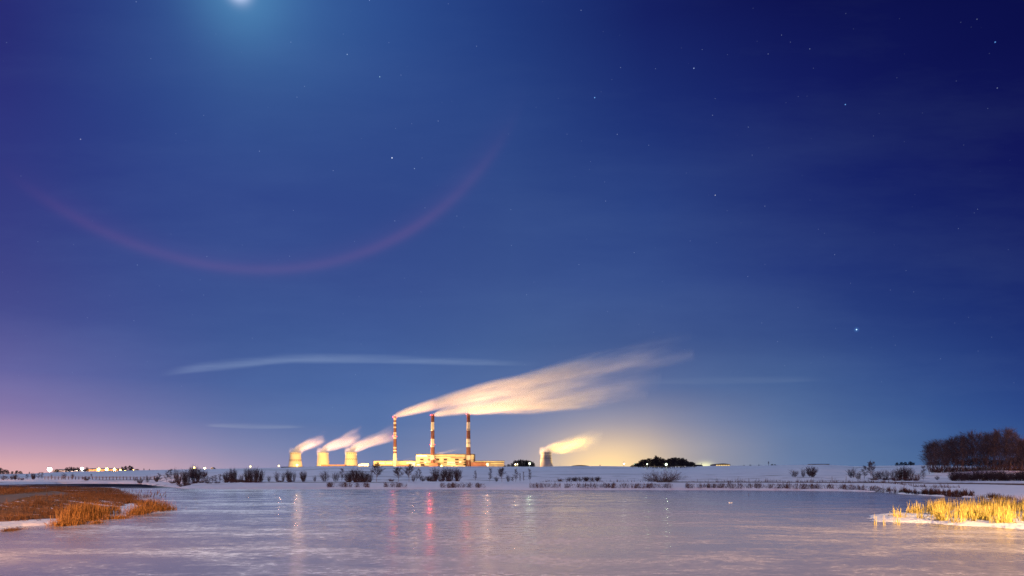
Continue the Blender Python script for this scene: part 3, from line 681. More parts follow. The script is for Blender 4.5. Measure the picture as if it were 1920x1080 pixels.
# small sheds and greenhouses of the works
def shed(label, p0, p1, yt, yb, Y, depth, wm, rm, name='shed', cat='shed', gable=0, wins=(), wmat='win', group=None, roof_h=.35):
    zb = Z3(yb, Y); root = empty(name, (X3((p0+p1)/2, Y), Y, zb)); tag(root, label, cat, group)
    w = X3(p1, Y)-X3(p0, Y); h = Z3(yt, Y)-zb; hw = h*(1-roof_h) if gable else h*.9
    b = MB(); b.box(-w/2, w/2, 0, depth, -3, hw); b.build('wall', M[wm], root)
    b = MB(); o = w*.01+.2
    if gable == 1:
        b.add([(-w/2-o,-o,hw+.01),(w/2+o,-o,hw+.01),(w/2+o,depth+o,hw+.01),(-w/2-o,depth+o,hw+.01),(-w/2-o+w*.06,depth/2,h),(w/2+o-w*.06,depth/2,h)],[(0,1,5,4),(1,2,5),(2,3,4,5),(3,0,4),(0,3,2,1)])
    elif gable == 2:
        N = 10; vs = []; 
        for yy in (-o, depth+o):
            for k in range(N+1):
                a = k/N; vs.append((-w/2-o+(w+2*o)*a, yy, hw+.01+(h-hw)*math.sin(pi*a)**.7))
        b.add(vs, [(k, k+1, N+2+k, N+1+k) for k in range(N)]+[tuple(range(N+1))[::-1], tuple(range(N+1, 2*N+2))])
    else: b.box(-w/2-o, w/2+o, -o, depth+o, hw+.01, h)
    b.build('roof', M[rm], root)
    for (a, c_, q0, q1) in wins:
        b = MB(); b.box(-w/2+w*a, -w/2+w*c_, -.15, -.02, hw*q0, hw*q1); b.build('window', M[wmat], root)
    return root
shed('long brown barn between the two white floodlights', 99, 151, 879.4, 885.8, 1170, 30, 'barn', 'roofing', 'barn', 'barn', 1)
shed('long barn with ochre wall behind the row of yellow lamps', 161, 219, 877.9, 884.4, 1110, 22, 'barn', 'roofing', 'barn', 'barn', 1)
shed('low ochre lean-to at the right end of the lamp row', 219.6, 233, 880.6, 884.2, 1110, 16, 'barn_y', 'roofing', 'barn', 'barn', 1)
shed('long flat dark wall before the leftmost cooling tower', 527, 569, 875.2, 878.5, 1600, 8, 'roofing', 'roofing', 'shed', 'shed')
shed('long low brick-red building between the second and third cooling towers', 602, 647, 871.2, 876, 2750, 20, 'red_paint', 'roofing', 'shed', 'shed')
for k, (a, b_, yt, q) in enumerate(((671.6, 675.6, 869.8, 'smallest of the'), (675.9, 681, 868.6, 'middle one of the'), (681.4, 691, 868.6, 'widest of the'))):
    shed(q+' white tents right of the cooling towers', a, b_, yt, 873.8, 2700, 25, 'white', 'white', 'tent', 'tent', 1, group='white tents by the cooling towers', roof_h=.6)
shed('arched hall with glowing windows on the right skyline', 1341.5, 1369.5, 869.0, 874.8, 1500, 40, 'barn', 'roofing', 'hall', 'hall', 2, [(.04+.157*k, .04+.157*k+.13, .25, .85) for k in range(6)])
shed('small dark shed with hipped roof right of the dark wood', 1306, 1318, 871, 874.8, 1500, 20, 'dark', 'dark', 'shed', 'shed', 1, roof_h=.7)
shed('low dark mound-roofed store right of the lone tower', 1070, 1106, 872.1, 875.6, 1500, 30, 'dark', 'roofing', 'shed', 'shed', 2, roof_h=.6)
shed('tiny domed shed on the left skyline right of the white lamp', 395, 401.5, 876.2, 880.4, 900, 4, 'barn', 'roofing', 'shed', 'shed', 2, roof_h=.7)
shed('long low flat building on the right skyline above the round bushes', 1522, 1555, 869.9, 872.4, 1500, 20, 'barn', 'roofing', 'shed', 'shed')
def mast(label, px, yt, yb, Y, r=.35):
    root = empty('mast', (X3(px, Y), Y, Z3(yb, Y))); tag(root, label, 'mast', 'masts on the skyline'); h = Z3(yt, Y)-Z3(yb, Y)
    b = MB(); b.tube([(0, 0, 0), (0, 0, h)], [r, r*.6], 4)
    b.build('pole', M['metal'], root)
    b = MB(); b.box(-r*2.2, r*2.2, -r, r, h*.62, h*.8); b.box(-r*3, r*3, -.1, .1, h*.9, h*.93); b.build('antenna', M['metal'], root)
mast('thin mast with antennas on the skyline above the three round bushes', 1441, 864.6, 876, 1500, .6)
mast('thin mast on the skyline left of the dark wood', 1170, 864.5, 876, 1500)
mast('short mast beside the small hipped shed', 1315.6, 868.4, 873, 1490)
mast('short mast on the skyline between the lone tower and the dark wood', 1125, 871, 876, 1500, .6)

# ------------------------------------------------------------------ steam
def steam(label, px0, py0, Lpx, Hpx, a, r0, r1, b_, D, lx, ly, fade=1.3, Y=YP, asym=.75, flat=1.0, seed=0., name='steam_plume', group=None, lo=.36, hi=.62, start=2., yoff=0, power=1.0):
    k = Y/F; L_m, H_m, R0, R1 = Lpx*k, Hpx*k, r0*k, r1*k
    root = bpy.data.objects
    b = MB(); N = 26; n_ = 14; vs = []
    for i in range(N):
        t = i/(N-1); x = -R0*start*.5+t*(L_m+R0*start*.5); tt = max(x/L_m, 0)
        zc = H_m*tt**a; r = (R0+(R1-R0)*tt**b_)*1.03
        for q in range(n_):
            th = 2*pi*q/n_; vs.append((x, r*flat*math.cos(th), zc+r*math.sin(th)))
    fs = [(j*n_+i, j*n_+(i+1) % n_, (j+1)*n_+(i+1) % n_, (j+1)*n_+i) for j in range(N-1) for i in range(n_)]
    fs += [tuple(range(n_))[::-1], tuple(range((N-1)*n_, N*n_))]; b.add(vs, fs)
    m = bpy.data.materials.new('steam'); m.use_nodes = True; t_ = m.node_tree; t_.nodes.clear(); n = NT(t_)
    tc = n.n('ShaderNodeTexCoord'); sp = n.n('ShaderNodeSeparateXYZ'); t_.links.new(tc.outputs['Object'], sp.inputs[0]); x, y, z = sp.outputs
    t = n.m('MAXIMUM', n.m('DIVIDE', x, L_m), 0.0)
    zc = n.m('MULTIPLY', n.m('POWER', t, a), H_m); r = n.m('ADD', n.m('MULTIPLY', n.m('POWER', t, b_), R1-R0), R0)
    dz = n.m('DIVIDE', n.m('SUBTRACT', z, zc), r); dy = n.m('DIVIDE', y, n.m('MULTIPLY', r, flat))
    d = n.m('SQRT', n.m('ADD', n.m('MULTIPLY', dz, dz), n.m('MULTIPLY', dy, dy)))
    # streaks follow the plume: coordinates in the plume's own cross-section
    nv = n.vec(n.m('ADD', n.m('DIVIDE', x, lx), seed), n.m('MULTIPLY', dy, ly), n.m('MULTIPLY', dz, ly))
    nz = n.noise(nv, 1.0, 4, .55)
    rough = n.m('MULTIPLY', n.mr(nz, .3, .7, -.30, .20), n.mr(t, 0.0, .25))
    body = n.mr(n.m('SUBTRACT', d, rough), 1.0-.1, .15, smooth=True)
    body = n.m('MULTIPLY', body, n.mr(d, 1.0, .82))
    st = n.mr(nz, lo, hi, .58, 1.0); st = n.m('ADD', n.m('MULTIPLY', st, n.mr(t, 0, .3)), n.mr(t, 0, .3, 1.0, 0.0))
    fd = n.m('POWER', n.mr(n.m('ADD', t, n.mr(nz, .3, .7, .12, -.12)), 1.0, asym*.35), fade)
    begin = n.mr(x, -R0*start*.5, R0*.2)
    dil = n.m('DIVIDE', R0, r); dil = n.m('POWER', dil, power)
    den = n.m('MULTIPLY', n.m('MULTIPLY', n.m('MULTIPLY', body, st), n.m('MULTIPLY', fd, begin)), n.m('MULTIPLY', dil, D))
    vsn = n.n('ShaderNodeVolumeScatter'); vsn.inputs['Color'].default_value = (.98, .97, .97, 1); vsn.inputs['Anisotropy'].default_value = .1
    t_.links.new(den, vsn.inputs['Density'])
    o = n.n('ShaderNodeOutputMaterial'); t_.links.new(vsn.outputs[0], o.inputs['Volume'])
    m.cycles.volume_step_rate = .8 if hasattr(m.cycles, 'volume_step_rate') else 1
    ob = b.build(name, m, None); ob.location = (X3(px0, Y), Y+yoff, Z3(py0, Y)); tag(ob, label, 'steam', group)
    return ob
GS_ = 'smoke plumes from the striped chimneys'
steam('longest smoke plume, trailing from the slim left chimney', 741, 780.2, 560, 128, .86, 5, 46, .60, .15, 330, 1.5, 1.2, seed=1, group=GS_, name='smoke_plume', power=.9)
steam('smoke plume trailing from the middle striped chimney', 812, 775.2, 430, 78, .9, 4.5, 44, .56, .13, 300, 1.5, 1.4, seed=7, group=GS_, name='smoke_plume', yoff=60, power=.9)
steam('low smoke plume trailing from the thick right chimney', 879, 774.2, 330, 40, 1.0, 4.5, 34, .50, .15, 260, 1.5, 1.5, seed=13, group=GS_, name='smoke_plume', yoff=-60, power=.9)
GT_ = 'steam plumes from the cooling towers'
steam('steam drifting from the leftmost cooling tower', 552, 847, 58, 24, .8, 10.5, 19, .9, .085, 110, 1.1, 1.2, seed=3, group=GT_)
steam('steam drifting from the plain yellow cooling tower', 604, 847, 74, 32, .75, 10.5, 23, .9, .085, 130, 1.1, 1.2, seed=9, group=GT_)
steam('steam drifting from the tower beside the slim chimney', 656, 846.5, 84, 36, .8, 10.5, 23, .9, .085, 140, 1.1, 1.3, seed=15, group=GT_)
steam('yellow-lit steam streaming from the lone cooling tower', 1021, 846.5, 108, 27, .8, 11, 28, .85, .07, 180, 1.1, 1.4, seed=21, group=GT_)
GV_ = 'small puffs above the plant roofs'
steam('small pink puff above the boiler house roof', 816, 851.5, 52, 12, .8, 2.2, 7, 1, .03, 60, 1.2, 1.2, seed=5, group=GV_, yoff=50)
steam('faint puff right of the slim chimney above the low hall', 747, 864, 36, 8, .8, 2.5, 5, 1, .018, 40, 1.2, 1.2, seed=6, group=GV_, yoff=50)
steam('tiny puff left of the slim chimney above the low hall', 721, 864, 18, 4, .8, 1.6, 2.6, 1, .03, 30, 1.2, 1.2, seed=8, group=GV_, yoff=50)
# sodium floods that light the smoke from the roof of the boiler house
def roof_flood(label, px, py, Y, watt, c, tgt, spot=150):
    root = empty('roof_floodlight', (X3(px, Y), Y, Z3(py, Y))); tag(root, label, 'floodlight', 'floodlights on the roofs of the plant')
    b = MB(); b.box(-.8, .8, -.8, .8, 0, 1.0); b.build('base', M['metal'], root); b = MB(); b.lathe([(.4, 1), (1.1, 1.6), (1.1, 1.9)], 10); b.build('lamp_head', M['metal'], root)
    point(root, (0, 0, 3), watt, c, 1, spot, tgt)
roof_flood('upward floodlight at the left end of the boiler house roof', 792, 851.1, 3050, 6.5e6, (1, .55, .23), (150, 0, 250))
roof_flood('upward floodlight at the right end of the boiler house roof', 884, 851.1, 3050, 8.5e6, (1, .55, .23), (250, 0, 250))
roof_flood('upward floodlight on the roof of the right hall', 940, 863.8, 3050, 8.5e6, (1, .55, .23), (150, 0, 250))
for (px, Y, w, c, nm) in ((569, 3075, 3.4e6, (1, .5, .34), 'leftmost cooling tower'), (622, 3075, 3.6e6, (1, .5, .34), 'plain yellow cooling tower'), (676, 3075, 3.6e6, (1, .5, .34), 'tower beside the slim chimney'), (1075, 2980, 7e6, (1, .62, .10), 'lone cooling tower')):
    flood('upward floodlight right of the '+nm, px, Y, 6, w*.8, c, (X3(px+2), YP, GZP+140), 130)

# ------------------------------------------------------------------ bare trees and shrubs
def rot_toward(d, rng, ang):
    a = rng.normal(0, 1, 3); a -= a@d*d; a /= np.linalg.norm(a)+1e-9; return d*math.cos(ang)+a*math.sin(ang)
def path_seg(segs, p, d, Ln, r0, r1, n, rng, up, wig, lvl):
    pts = []
    for i in range(n):
        q = p+d*Ln/n; ra_, rb_ = r0+(r1-r0)*i/n, r0+(r1-r0)*(i+1)/n
        segs.append((p, q, ra_, rb_, lvl)); p = q; pts.append((p, d.copy(), rb_))
        d = d+rng.normal(0, wig, 3)+np.array([0, 0, up]); d /= np.linalg.norm(d)
    return pts
def gen_shrub(seed, stems=9, lean=.45, sub=6, tw=5, th=1.0, droop=.06, bs=.22):
    rng = np.random.RandomState(seed); segs = []
    for s_ in range(stems):
        a = rng.rand()*6.28; l = lean*math.sqrt(rng.rand())*1.15
        d = np.array([math.cos(a)*math.sin(l), math.sin(a)*math.sin(l), math.cos(l)])
        Ln = (.72+.3*rng.rand())*(1-.25*l)
        pts = path_seg(segs, np.array([math.cos(a)*bs*rng.rand(), math.sin(a)*bs*rng.rand(), -.02]), d, Ln, .010*th, .003*th, 6, rng, droop, .05, 0)
        for k in range(sub):
            p, dd, r = pts[rng.randint(0, 6)]
            q = path_seg(segs, p, rot_toward(dd, rng, .45+.3*rng.rand()), .16+.2*rng.rand(), r*.7, .0022*th, 3, rng, .12, .08, 1)
            for t in range(tw):
                p2, d2, r2 = q[rng.randint(0, 3)]
                path_seg(segs, p2, rot_toward(d2, rng, .4+.3*rng.rand()), .06+.11*rng.rand(), .0026*th, .0016*th, 1, rng, 0, 0, 2)
    return segs
def gen_tree(seed, limbs=16, start=.28, spread=.55, llen=.38, sub=5, tw=4, th=1.0, tr=1.0):
    rng = np.random.RandomState(seed); segs = []
    trunk = path_seg(segs, np.array([0, 0, -.02]), np.array([0, 0, 1.]), 1.0, .014*th*tr, .003*th*tr, 14, rng, .10, .035, 0)
    k0 = int(14*start)
    for i in range(limbs):
        k = k0+int((13-k0)*(i/limbs)); p, d, r = trunk[k]; hfr = k/14
        Ln = llen*(1.12-hfr*.8)*(.7+.5*rng.rand())
        q = path_seg(segs, p, rot_toward(np.array([0, 0, 1.]), rng, spread*(.8+.4*rng.rand())), Ln, max(r*.6, .004*th), .0028*th, 5, rng, .07, .05, 1)
        for j in range(sub):
            p2, d2, r2 = q[rng.randint(1, 5)]
            w = path_seg(segs, p2, rot_toward(d2, rng, .45+.25*rng.rand()), Ln*(.3+.25*rng.rand()), .0030*th, .0022*th, 2, rng, .1, .08, 2)
            for t in range(tw):
                p3, d3, r3 = w[rng.randint(0, 2)]
                path_seg(segs, p3, rot_toward(d3, rng, .5), .05+.07*rng.rand(), .0024*th, .0014*th, 1, rng, 0, 0, 3)
    return segs
def norm(segs):
    P = np.array([s[1] for s in segs]); h = np.percentile(P[:, 2], 99.5); w = np.percentile(np.abs(P[:, :2]), 97)*2
    return [(s[0]*[1/w, 1/w, 1/h], s[1]*[1/w, 1/w, 1/h], s[2], s[3], s[4]) for s in segs], w/h
PROT = {}
def proto(kind, name, segs, m_, mt=None):
    """unit-sized plant: height 1, width 1; trunk and crown meshes"""
    segs, asp = norm(segs)
    def mk(nm, ss, m__):
        A = [s[0] for s in ss]; B = [s[1] for s in ss]
        # radii scaled afterwards by mean plant size, so correct for the stretch here
        return segmesh(nm, A, B, [s[2]*k_r for s in ss], [s[3]*k_r for s in ss], m__)
    k_r = 1.0 if asp > .55 else 1.25
    if mt is None: PROT.setdefault(kind, []).append((name, None, mk(name, segs, m_), asp))
    else: PROT.setdefault(kind, []).append((name, mk('trunk', [s for s in segs if s[4] == 0], mt), mk('crown', [s for s in segs if s[4] > 0], m_), asp))
for k in range(4): proto('shrub', 'bare_shrub', gen_shrub(10+k, 18, .42, 10, 6, 1.0), M['twig'])
for k in range(4): proto('dense', 'bare_shrub', gen_shrub(30+k, 28, .42, 12, 7, 1.25), M['twig'])
for k in range(2): proto('low', 'low_bush', gen_shrub(50+k, 22, .85, 6, 4, 2.2), M['twig_brown'])
proto('willow', 'round_bush', gen_shrub(60, 110, 1.15, 4, 4, .55, .0, .5), M['twig_brown'])
for k in range(3): proto('birch', 'birch_tree', gen_tree(70+k, 24, .26, .70, .40, 7, 6, 1.4), M['twig'], M['birch'])
for k in range(3): proto('thin', 'young_tree', gen_tree(80+k, 20, .08, .45, .20, 6, 4, 1.3), M['twig'], M['bark'])
for k in range(6): proto('grove', 'bare_tree', gen_tree(90+k, 34, .07, .34, .40, 7, 5, .50, 1.9), M['twig'], M['bark'])
for k in range(4): proto('wood', 'wood_tree', gen_tree(110+k, 34, .02, .80, .34, 7, 6, 2.6), M['dark_twig'], M['dark_twig'])
LM = [(60,'the white floodlight'),(120,'the brown barn'),(190,'the row of yellow lamps'),(260,'the left lamp row end'),(365,'the orange skyline lamp'),(400,'the domed shed'),(469,'the pale orange lamp'),(520,'the lamp beside the towers'),(554,'the leftmost cooling tower'),
      (606,'the plain yellow tower'),(658,'the third cooling tower'),(700,'the low hall end'),(741,'the slim chimney'),(785,'the boiler house end'),(811,'the middle chimney'),(845,'the boiler house middle'),(878,'the thick chimney'),(915,'the right hall'),
      (945,'the hall end'),(980,'the grove by the lone tower'),(1024,'the lone cooling tower'),(1095,'the mound-roofed store'),(1240,'the dark wood'),(1355,'the arched hall'),(1441,'the antenna mast'),(1500,'the open right field'),(1620,'the right hedge'),(1700,'the hedge end'),(1800,'the tall grove')]
ORD = ['first','second','third','fourth','fifth','sixth','seventh','eighth','ninth','tenth','eleventh','twelfth','thirteenth','fourteenth','fifteenth','sixteenth','seventeenth','eighteenth','nineteenth','twentieth']
ORD += ['twenty-'+o for o in ORD[:9]]+['thirtieth']+['thirty-'+o for o in ORD[:9]]+['fortieth']+['forty-'+o for o in ORD[:9]]+['fiftieth']+['fifty-'+o for o in ORD[:9]]+['sixtieth']+['sixty-'+o for o in ORD[:9]]
PL = []          # all plants, labelled once all are known
prng = np.random.RandomState(4)
def plant(kind, px, py, h, w, group, cat=None, Y=None, word=None):
    X, Y_, z = hit(px, py) if Y is None else ground(px, Y)
    if Y is not None: 
        zt = Z3(py-h, Y); z2 = z
        H = zt-z
    else: H = h*Y_/F
    Wd = w*Y_/F; nm, tr, cr, asp = PROT[kind][prng.randint(len(PROT[kind]))]
    if tr is None: o = link(nm, cr)
    else:
        o = empty(nm); link('trunk', tr, o); link('crown', cr, o)
    o.location = (X, Y_, z-.05); o.rotation_euler = (0, 0, prng.rand()*6.28)
    o.scale = (Wd, Wd, H)
    PL.append((o, px, py, h, w, kind, group, cat, word)); return o
G1 = 'bare shrubs and trees along the far bank'
for t in [(335,908,24,15,'low'),(346,910,30,13,'dense'),(352,907,24,14,'shrub'),(362,904,32,13,'dense'),(371,902,26,15,'dense'),(379,900,22,12,'shrub'),(388,906,16,14,'shrub'),(398,905.5,14,10,'thin'),(405,905,15,8,'thin'),(412,905,17,8,'thin'),
          (300,903,17,8,'thin'),(312,903,22,9,'thin'),(321,902,24,10,'thin'),(330,902,26,12,'shrub'),(357,896,18,12,'shrub'),(384,894,12,14,'low'),
          (425,904.5,21,14,'dense'),(436,904.5,27,13,'dense'),(441.5,904,29,9,'shrub'),(452,904.5,18,10,'shrub'),(463,904.5,28,12,'dense'),(471,904.5,27,10,'dense'),(480,904.5,29,12,'dense'),(489,904.5,25,12,'dense'),(504,903.8,13,7,'shrub'),
          (519,903.3,21,10,'shrub'),(531,903.3,19,8,'shrub'),(542,903.3,23,13,'dense'),(551.5,903.3,22,7,'shrub'),(569,903.2,21,13,'dense'),(590,903,12,7,'shrub'),(608,903,22,20,'shrub'),(629,903,20,14,'shrub'),(641,903,26,11,'thin'),
          (654,903.5,21,18,'dense'),(665,904,27,16,'dense'),(675,904,24,14,'dense'),(684,904,20,14,'dense'),(693,904,22,16,'shrub'),(706,903.3,38,22,'birch'),(733,902.6,6,12,'low'),(747,903.4,29,19,'birch'),(767,903.6,36,19,'birch'),
          (775,903,16,9,'shrub'),(781,902.5,21,8,'thin'),(788,902.3,25,8,'thin'),(793,902.5,11,15,'shrub'),(805,902.3,11,16,'dense'),(816,902.6,27,16,'dense'),(824,902.5,17,8,'shrub'),(831,902.4,26,11,'dense'),(840,902.4,27,14,'dense'),(847,902.2,26,12,'shrub'),(858,902.2,26,17,'dense'),
          (891,903,22,6,'thin'),(918.5,903.2,27,9,'thin'),(931,903,11,9,'shrub'),(941,903.3,28,18,'birch'),(953,903.3,14,10,'shrub'),(962,903.5,10,8,'thin'),(967,904,26,9,'thin'),(975,904,18,4,'thin'),(982,904.2,21,4,'thin'),(993.5,904.4,27,8,'thin'),
          (1050,902.8,7,12,'low'),(1066,902.4,9,12,'shrub'),(1077,902.4,9,12,'dense'),(1088,902.4,9.5,12,'shrub'),(1099,902.4,9.5,13,'dense'),(1110,902.4,9,12,'shrub'),(1121,902.4,9.5,12,'dense'),
          (1489,894.6,15,17,'shrub'),(1506.5,894.6,18,9,'shrub'),(1522.5,894.6,21,22,'dense'),
          (1597,896,20,20,'shrub'),(1609,899,16,14,'shrub'),(1621,899,27,13,'thin'),(1633,900,37,14,'birch'),(1641,899,16,14,'shrub'),(1651,898,18,20,'shrub'),(1662,898,18,14,'shrub'),(1675,901,22,14,'shrub'),(1686,901,26,16,'dense'),(1697,901,28,18,'dense'),(1709,901,26,14,'shrub'),(1720,901,15,12,'low'),(1731,900.5,29,11,'thin'),(1757,900,9,9,'shrub')]:
    plant(t[4], t[0], t[1], t[2], t[3], G1)
for (x, yb_, h, w) in [(325,906,7,16),(340,912,6,20),(352,910,7,20),(366,906,8,18),(378,905,6,16),(392,906.5,4,14),(408,906,4,14),(424,905,6,14),(434,905,9,16),(445,904.8,8,16),(457,904.6,6,14),(468,904.6,8,16),(482,904.6,8,18),(524,903.4,4,14),(545,903.4,5,16),(655,903.8,8,16),(667,904.2,9,16),(680,904.2,9,18),(692,904.2,7,14),(812,902.8,7,18),(828,902.7,6,14),(842,902.7,7,18),(856,902.5,5,14),(1640,900,6,22),(1660,900,6,22),(1680,901.4,7,22),(1700,901.4,8,22),(1716,901.2,5,14)]: plant('low', x, yb_, h, w, G1)
plant('willow', 1242, 903, 23, 82, G1, 'bush', word='wide round spiky bush fanning its stems on the far bank below the dark wood')
G2 = 'shrubs behind the fence on the left'
for t in [(6,900,10,10,'shrub'),(14,900,8,8,'thin'),(22,899.5,9,8,'shrub'),(28.5,899.5,11,8,'dense'),(35,900,6,6,'shrub'),(42,900,5,7,'low'),(51,899.5,11,6,'thin'),(62.5,899,13,9,'dense'),(72,898.5,14,6,'thin'),(78.5,898.5,14,6,'thin'),(96.5,898.5,9,4,'thin'),(119.5,898.5,13,8,'shrub'),(136,898,12,7,'shrub'),
          (161,900.5,8,13,'low'),(171,895,7,4,'thin'),(263,906,10,12,'low'),(253,903.5,9,7,'thin'),(277,904.5,14,9,'shrub'),(293.5,903.5,11,9,'dense')]:
    plant(t[4], t[0], t[1], t[2], t[3], G2)
GG = 'bare trees in the tall grove at right'
top = lambda x: np.interp(x, [1730,1740,1752,1780,1800,1825,1850,1870,1882,1897,1906,1916,1945], [843,829,823,818,811,803,807,800,796,801,812,818,820])
gx = np.concatenate([np.linspace(1742, 1950, 52)+prng.normal(0, 1.5, 52)])
for i, x in enumerate(gx):
    plant('grove', x, 0, 0, 0, GG, Y=1) if False else None
for i, x in enumerate(gx):
    row = i % 3; Yg = 226+row*7+prng.rand()*3; X, _, z = ground(x, Yg); tpy = top(x)+abs(prng.normal(0, 4.5))
    nm, tr, cr, asp = PROT['grove'][prng.randint(6)]
    o = empty('bare_tree'); link('trunk', tr, o); link('crown', cr, o); H = Z3(tpy, Yg)-z
    Wd = (19+prng.rand()*9)*Yg/F; o.location = (X, Yg, z-.1); o.rotation_euler = (0, 0, prng.rand()*6.28); o.scale = (Wd, Wd, H)
    o.rotation_euler = (0, (x-1835)/100*.11+prng.normal(0, .03), 0)
    PL.append((o, x, 886, 70, 20, 'grove', GG, 'tree', None))
GH = 'low shrubs at the foot of the tall grove'
for i, x in enumerate(np.linspace(1784, 1930, 22)): plant('dense' if i % 2 else 'shrub', x+prng.normal(0, 2), 901+prng.rand(), 13+prng.rand()*11, 22, GH)
GU = 'undergrowth below the tall grove'
for i, x in enumerate(np.linspace(1750, 1945, 20)):
    Yg = 236+prng.rand()*8; z_ = ground(x, Yg)[2]; pb = HY-(z_-CZ)/Yg*F; plant('low', x, pb, 9+prng.rand()*6, 20, GU, Y=Yg)
GW = 'trees of the dark wood on the slope'
wt = lambda x: np.interp(x, [1185,1192,1205,1215,1225,1232,1242,1250,1262,1280,1290,1296,1303], [873,869,862,861,859,855,860,861,858,859,865,866,871])
for i, x in enumerate(np.linspace(1188, 1301, 40)):
    yb_ = np.interp(x, [1185,1210,1250,1300], [876.2,878.6,879.6,876.8])-.6*(i % 3)-.3
    plant('wood', x+prng.normal(0, .8), yb_, yb_-wt(x)+prng.normal(0, .8), 9+prng.rand()*5, GW)
GE = 'trees of the grove left of the lone tower'
for i, x in enumerate(np.linspace(961, 1000, 16)):
    plant('wood', x, 876.6, 876.6-np.interp(x, [958,964,975,990,998,1003], [871,864,861.5,862.5,866,871])+prng.normal(0, .5), 6+prng.rand()*2, GE, Y=1250)
GF = 'small trees along the skyline'
for (x, yb_, h, w) in [(2,889,12,8),(8,889,9,8),(14,889,8,6),(22.5,888.3,5,5),(32,888,6,7),(38,888,5,7),(55,887.5,3,2),(106,885.5,6,8),(126,884,8,8),(132,884,9,7),(139,884,8,7),(146,884,8,7),(163,884,8,6),(229,883,8,6),(236,882.5,9,7),(243,882.5,10,8),(248,882.5,8,6),(256,882,3,8),(270,881.5,3.5,2),(280,881.5,2.5,2),
                       (1682,873,6,7),(1690,873,7,8),(1697,873,7,8),(1706,873,8,8),(1712,873,6,6),(1745,873,7,14),(1758,873.5,10,14),(1772,874,12,16),(1423,873.4,3,2),(1448,873.2,3.4,4),(1453,873.2,3,4),(1407,873.5,2.5,4),(1395,873.6,2,3),(953,875,5,7),(946,875,3,6)]:
    plant('wood', x, yb_, h, w, GF, Y=800+prng.rand()*60)
for i, x in enumerate(np.linspace(1790, 1940, 18)):
    plant('wood', x, 874, 13+2*math.sin(x*.1)+prng.rand()*2, 14, GF, Y=760+prng.rand()*60)
# labels, numbered by landmark
KW = {'shrub': 'bare upright shrub', 'dense': 'dense dark shrub', 'low': 'low brown bush', 'birch': 'slender pale-trunked birch', 'thin': 'thin young bare tree', 'grove': 'tall slender bare tree', 'wood': 'small dark bare tree', 'willow': 'round bush'}
CAT = {'shrub': 'shrub', 'dense': 'shrub', 'low': 'bush', 'birch': 'tree', 'thin': 'tree', 'grove': 'tree', 'wood': 'tree', 'willow': 'bush'}
seen = {}
for (o, px, py, h, w, kind, group, cat, word) in sorted(PL, key=lambda t: t[1]):
    if not word:
        if group in (GG, GW, GE, GH, GU):
            base = {GU: 'among the trunks of the grove', GG: 'in the tall right grove', GW: 'in the dark wood on the slope', GE: 'in the grove beside the lone tower', GH: 'at the foot of the tall right grove'}[group]
        elif group == GF: base = 'on the skyline '+('near '+min(LM, key=lambda l: abs(l[0]-px))[1])
        else: base = 'below '+min(LM, key=lambda l: abs(l[0]-px))[1]
        key = (KW[kind], base); seen[key] = seen.get(key, 0)+1
        word = KW[kind]+', '+ORD[seen[key]-1]+' from left '+base
    tag(o, word, cat or CAT[kind], group)

# ------------------------------------------------------------------ reeds and dead grass
def blades(rng, X, Y, Z, H, lean, r, bend=.5):
    n_ = len(X); a = rng.rand(n_)*6.28; l = np.abs(rng.normal(0, lean, n_))
    P0 = np.stack([X, Y, Z], 1); d = np.stack([np.cos(a)*np.sin(l), np.sin(a)*np.sin(l), np.cos(l)], 1)
    P1 = P0+d*(H*.6)[:, None]; l2 = l*(1+bend)+.05; d2 = np.stack([np.cos(a)*np.sin(l2), np.sin(a)*np.sin(l2), np.cos(l2)], 1)
    P2 = P1+d2*(H*.4)[:, None]
    return np.vstack([P0, P1]), np.vstack([P1, P2]), np.concatenate([r, r*.8]), np.concatenate([r*.8, r*.15])
def inside(rng, poly, n_):
    lo, hi = poly.min(0), poly.max(0); out_ = []
    while sum(len(o) for o in out_) < n_:
        p = lo+rng.rand(n_*2, 2)*(hi-lo); out_.append(p[sdist(p[:, 0], p[:, 1], poly) < -.1])
    return np.concatenate(out_)[:n_]
rng = np.random.RandomState(8)
rp = np.array([unpx(*p) for p in [(1660,972),(1700,962),(1760,957.5),(1850,954),(1930,952),(2040,951),(2040,991),(1925,990),(1860,984.5),(1800,983),(1740,977),(1690,976)]])
c = inside(rng, rp, 150); wts = .25+rng.rand(150)
idx = rng.choice(150, 2600, p=wts/wts.sum()); XY = c[idx]+rng.normal(0, .22, (2600, 2))*[1, 1.2]
XY = np.vstack([XY, inside(rng, rp, 260)])
dens = CX+F*XY[:, 0]/XY[:, 1]
keep = rng.rand(len(XY)) < np.interp(dens, [1650,1700,1760,1930], [.12,.45,1,1]); XY = XY[keep]
H = (.35+.85*rng.rand(len(XY))**1.2)*np.interp(CX+F*XY[:, 0]/XY[:, 1], [1660,1750,1900], [.8,1,1.12])
a1 = blades(rng, XY[:, 0], XY[:, 1], terrain(XY[:, 0], XY[:, 1])-.03, H, .10, .014+.014*rng.rand(len(XY)), 1.0)
XL = np.repeat(XY, 2, 0)+rng.normal(0, .12, (2*len(XY), 2)); HL = np.repeat(H, 2)*(.3+.5*rng.rand(2*len(XY)))
a2 = blades(rng, XL[:, 0], XL[:, 1], terrain(XL[:, 0], XL[:, 1])-.02, HL, .42, .010+.010*rng.rand(len(XL)), 1.2)
me = segmesh('reed_bed', np.vstack([a1[0], a2[0]]), np.vstack([a1[1], a2[1]]), np.concatenate([a1[2], a2[2]]), np.concatenate([a1[3], a2[3]]), M['reed'])
tag(link('reed_bed', me), 'bright yellow cut reeds standing in snow at the right edge of the ice', 'reeds', kind='stuff')
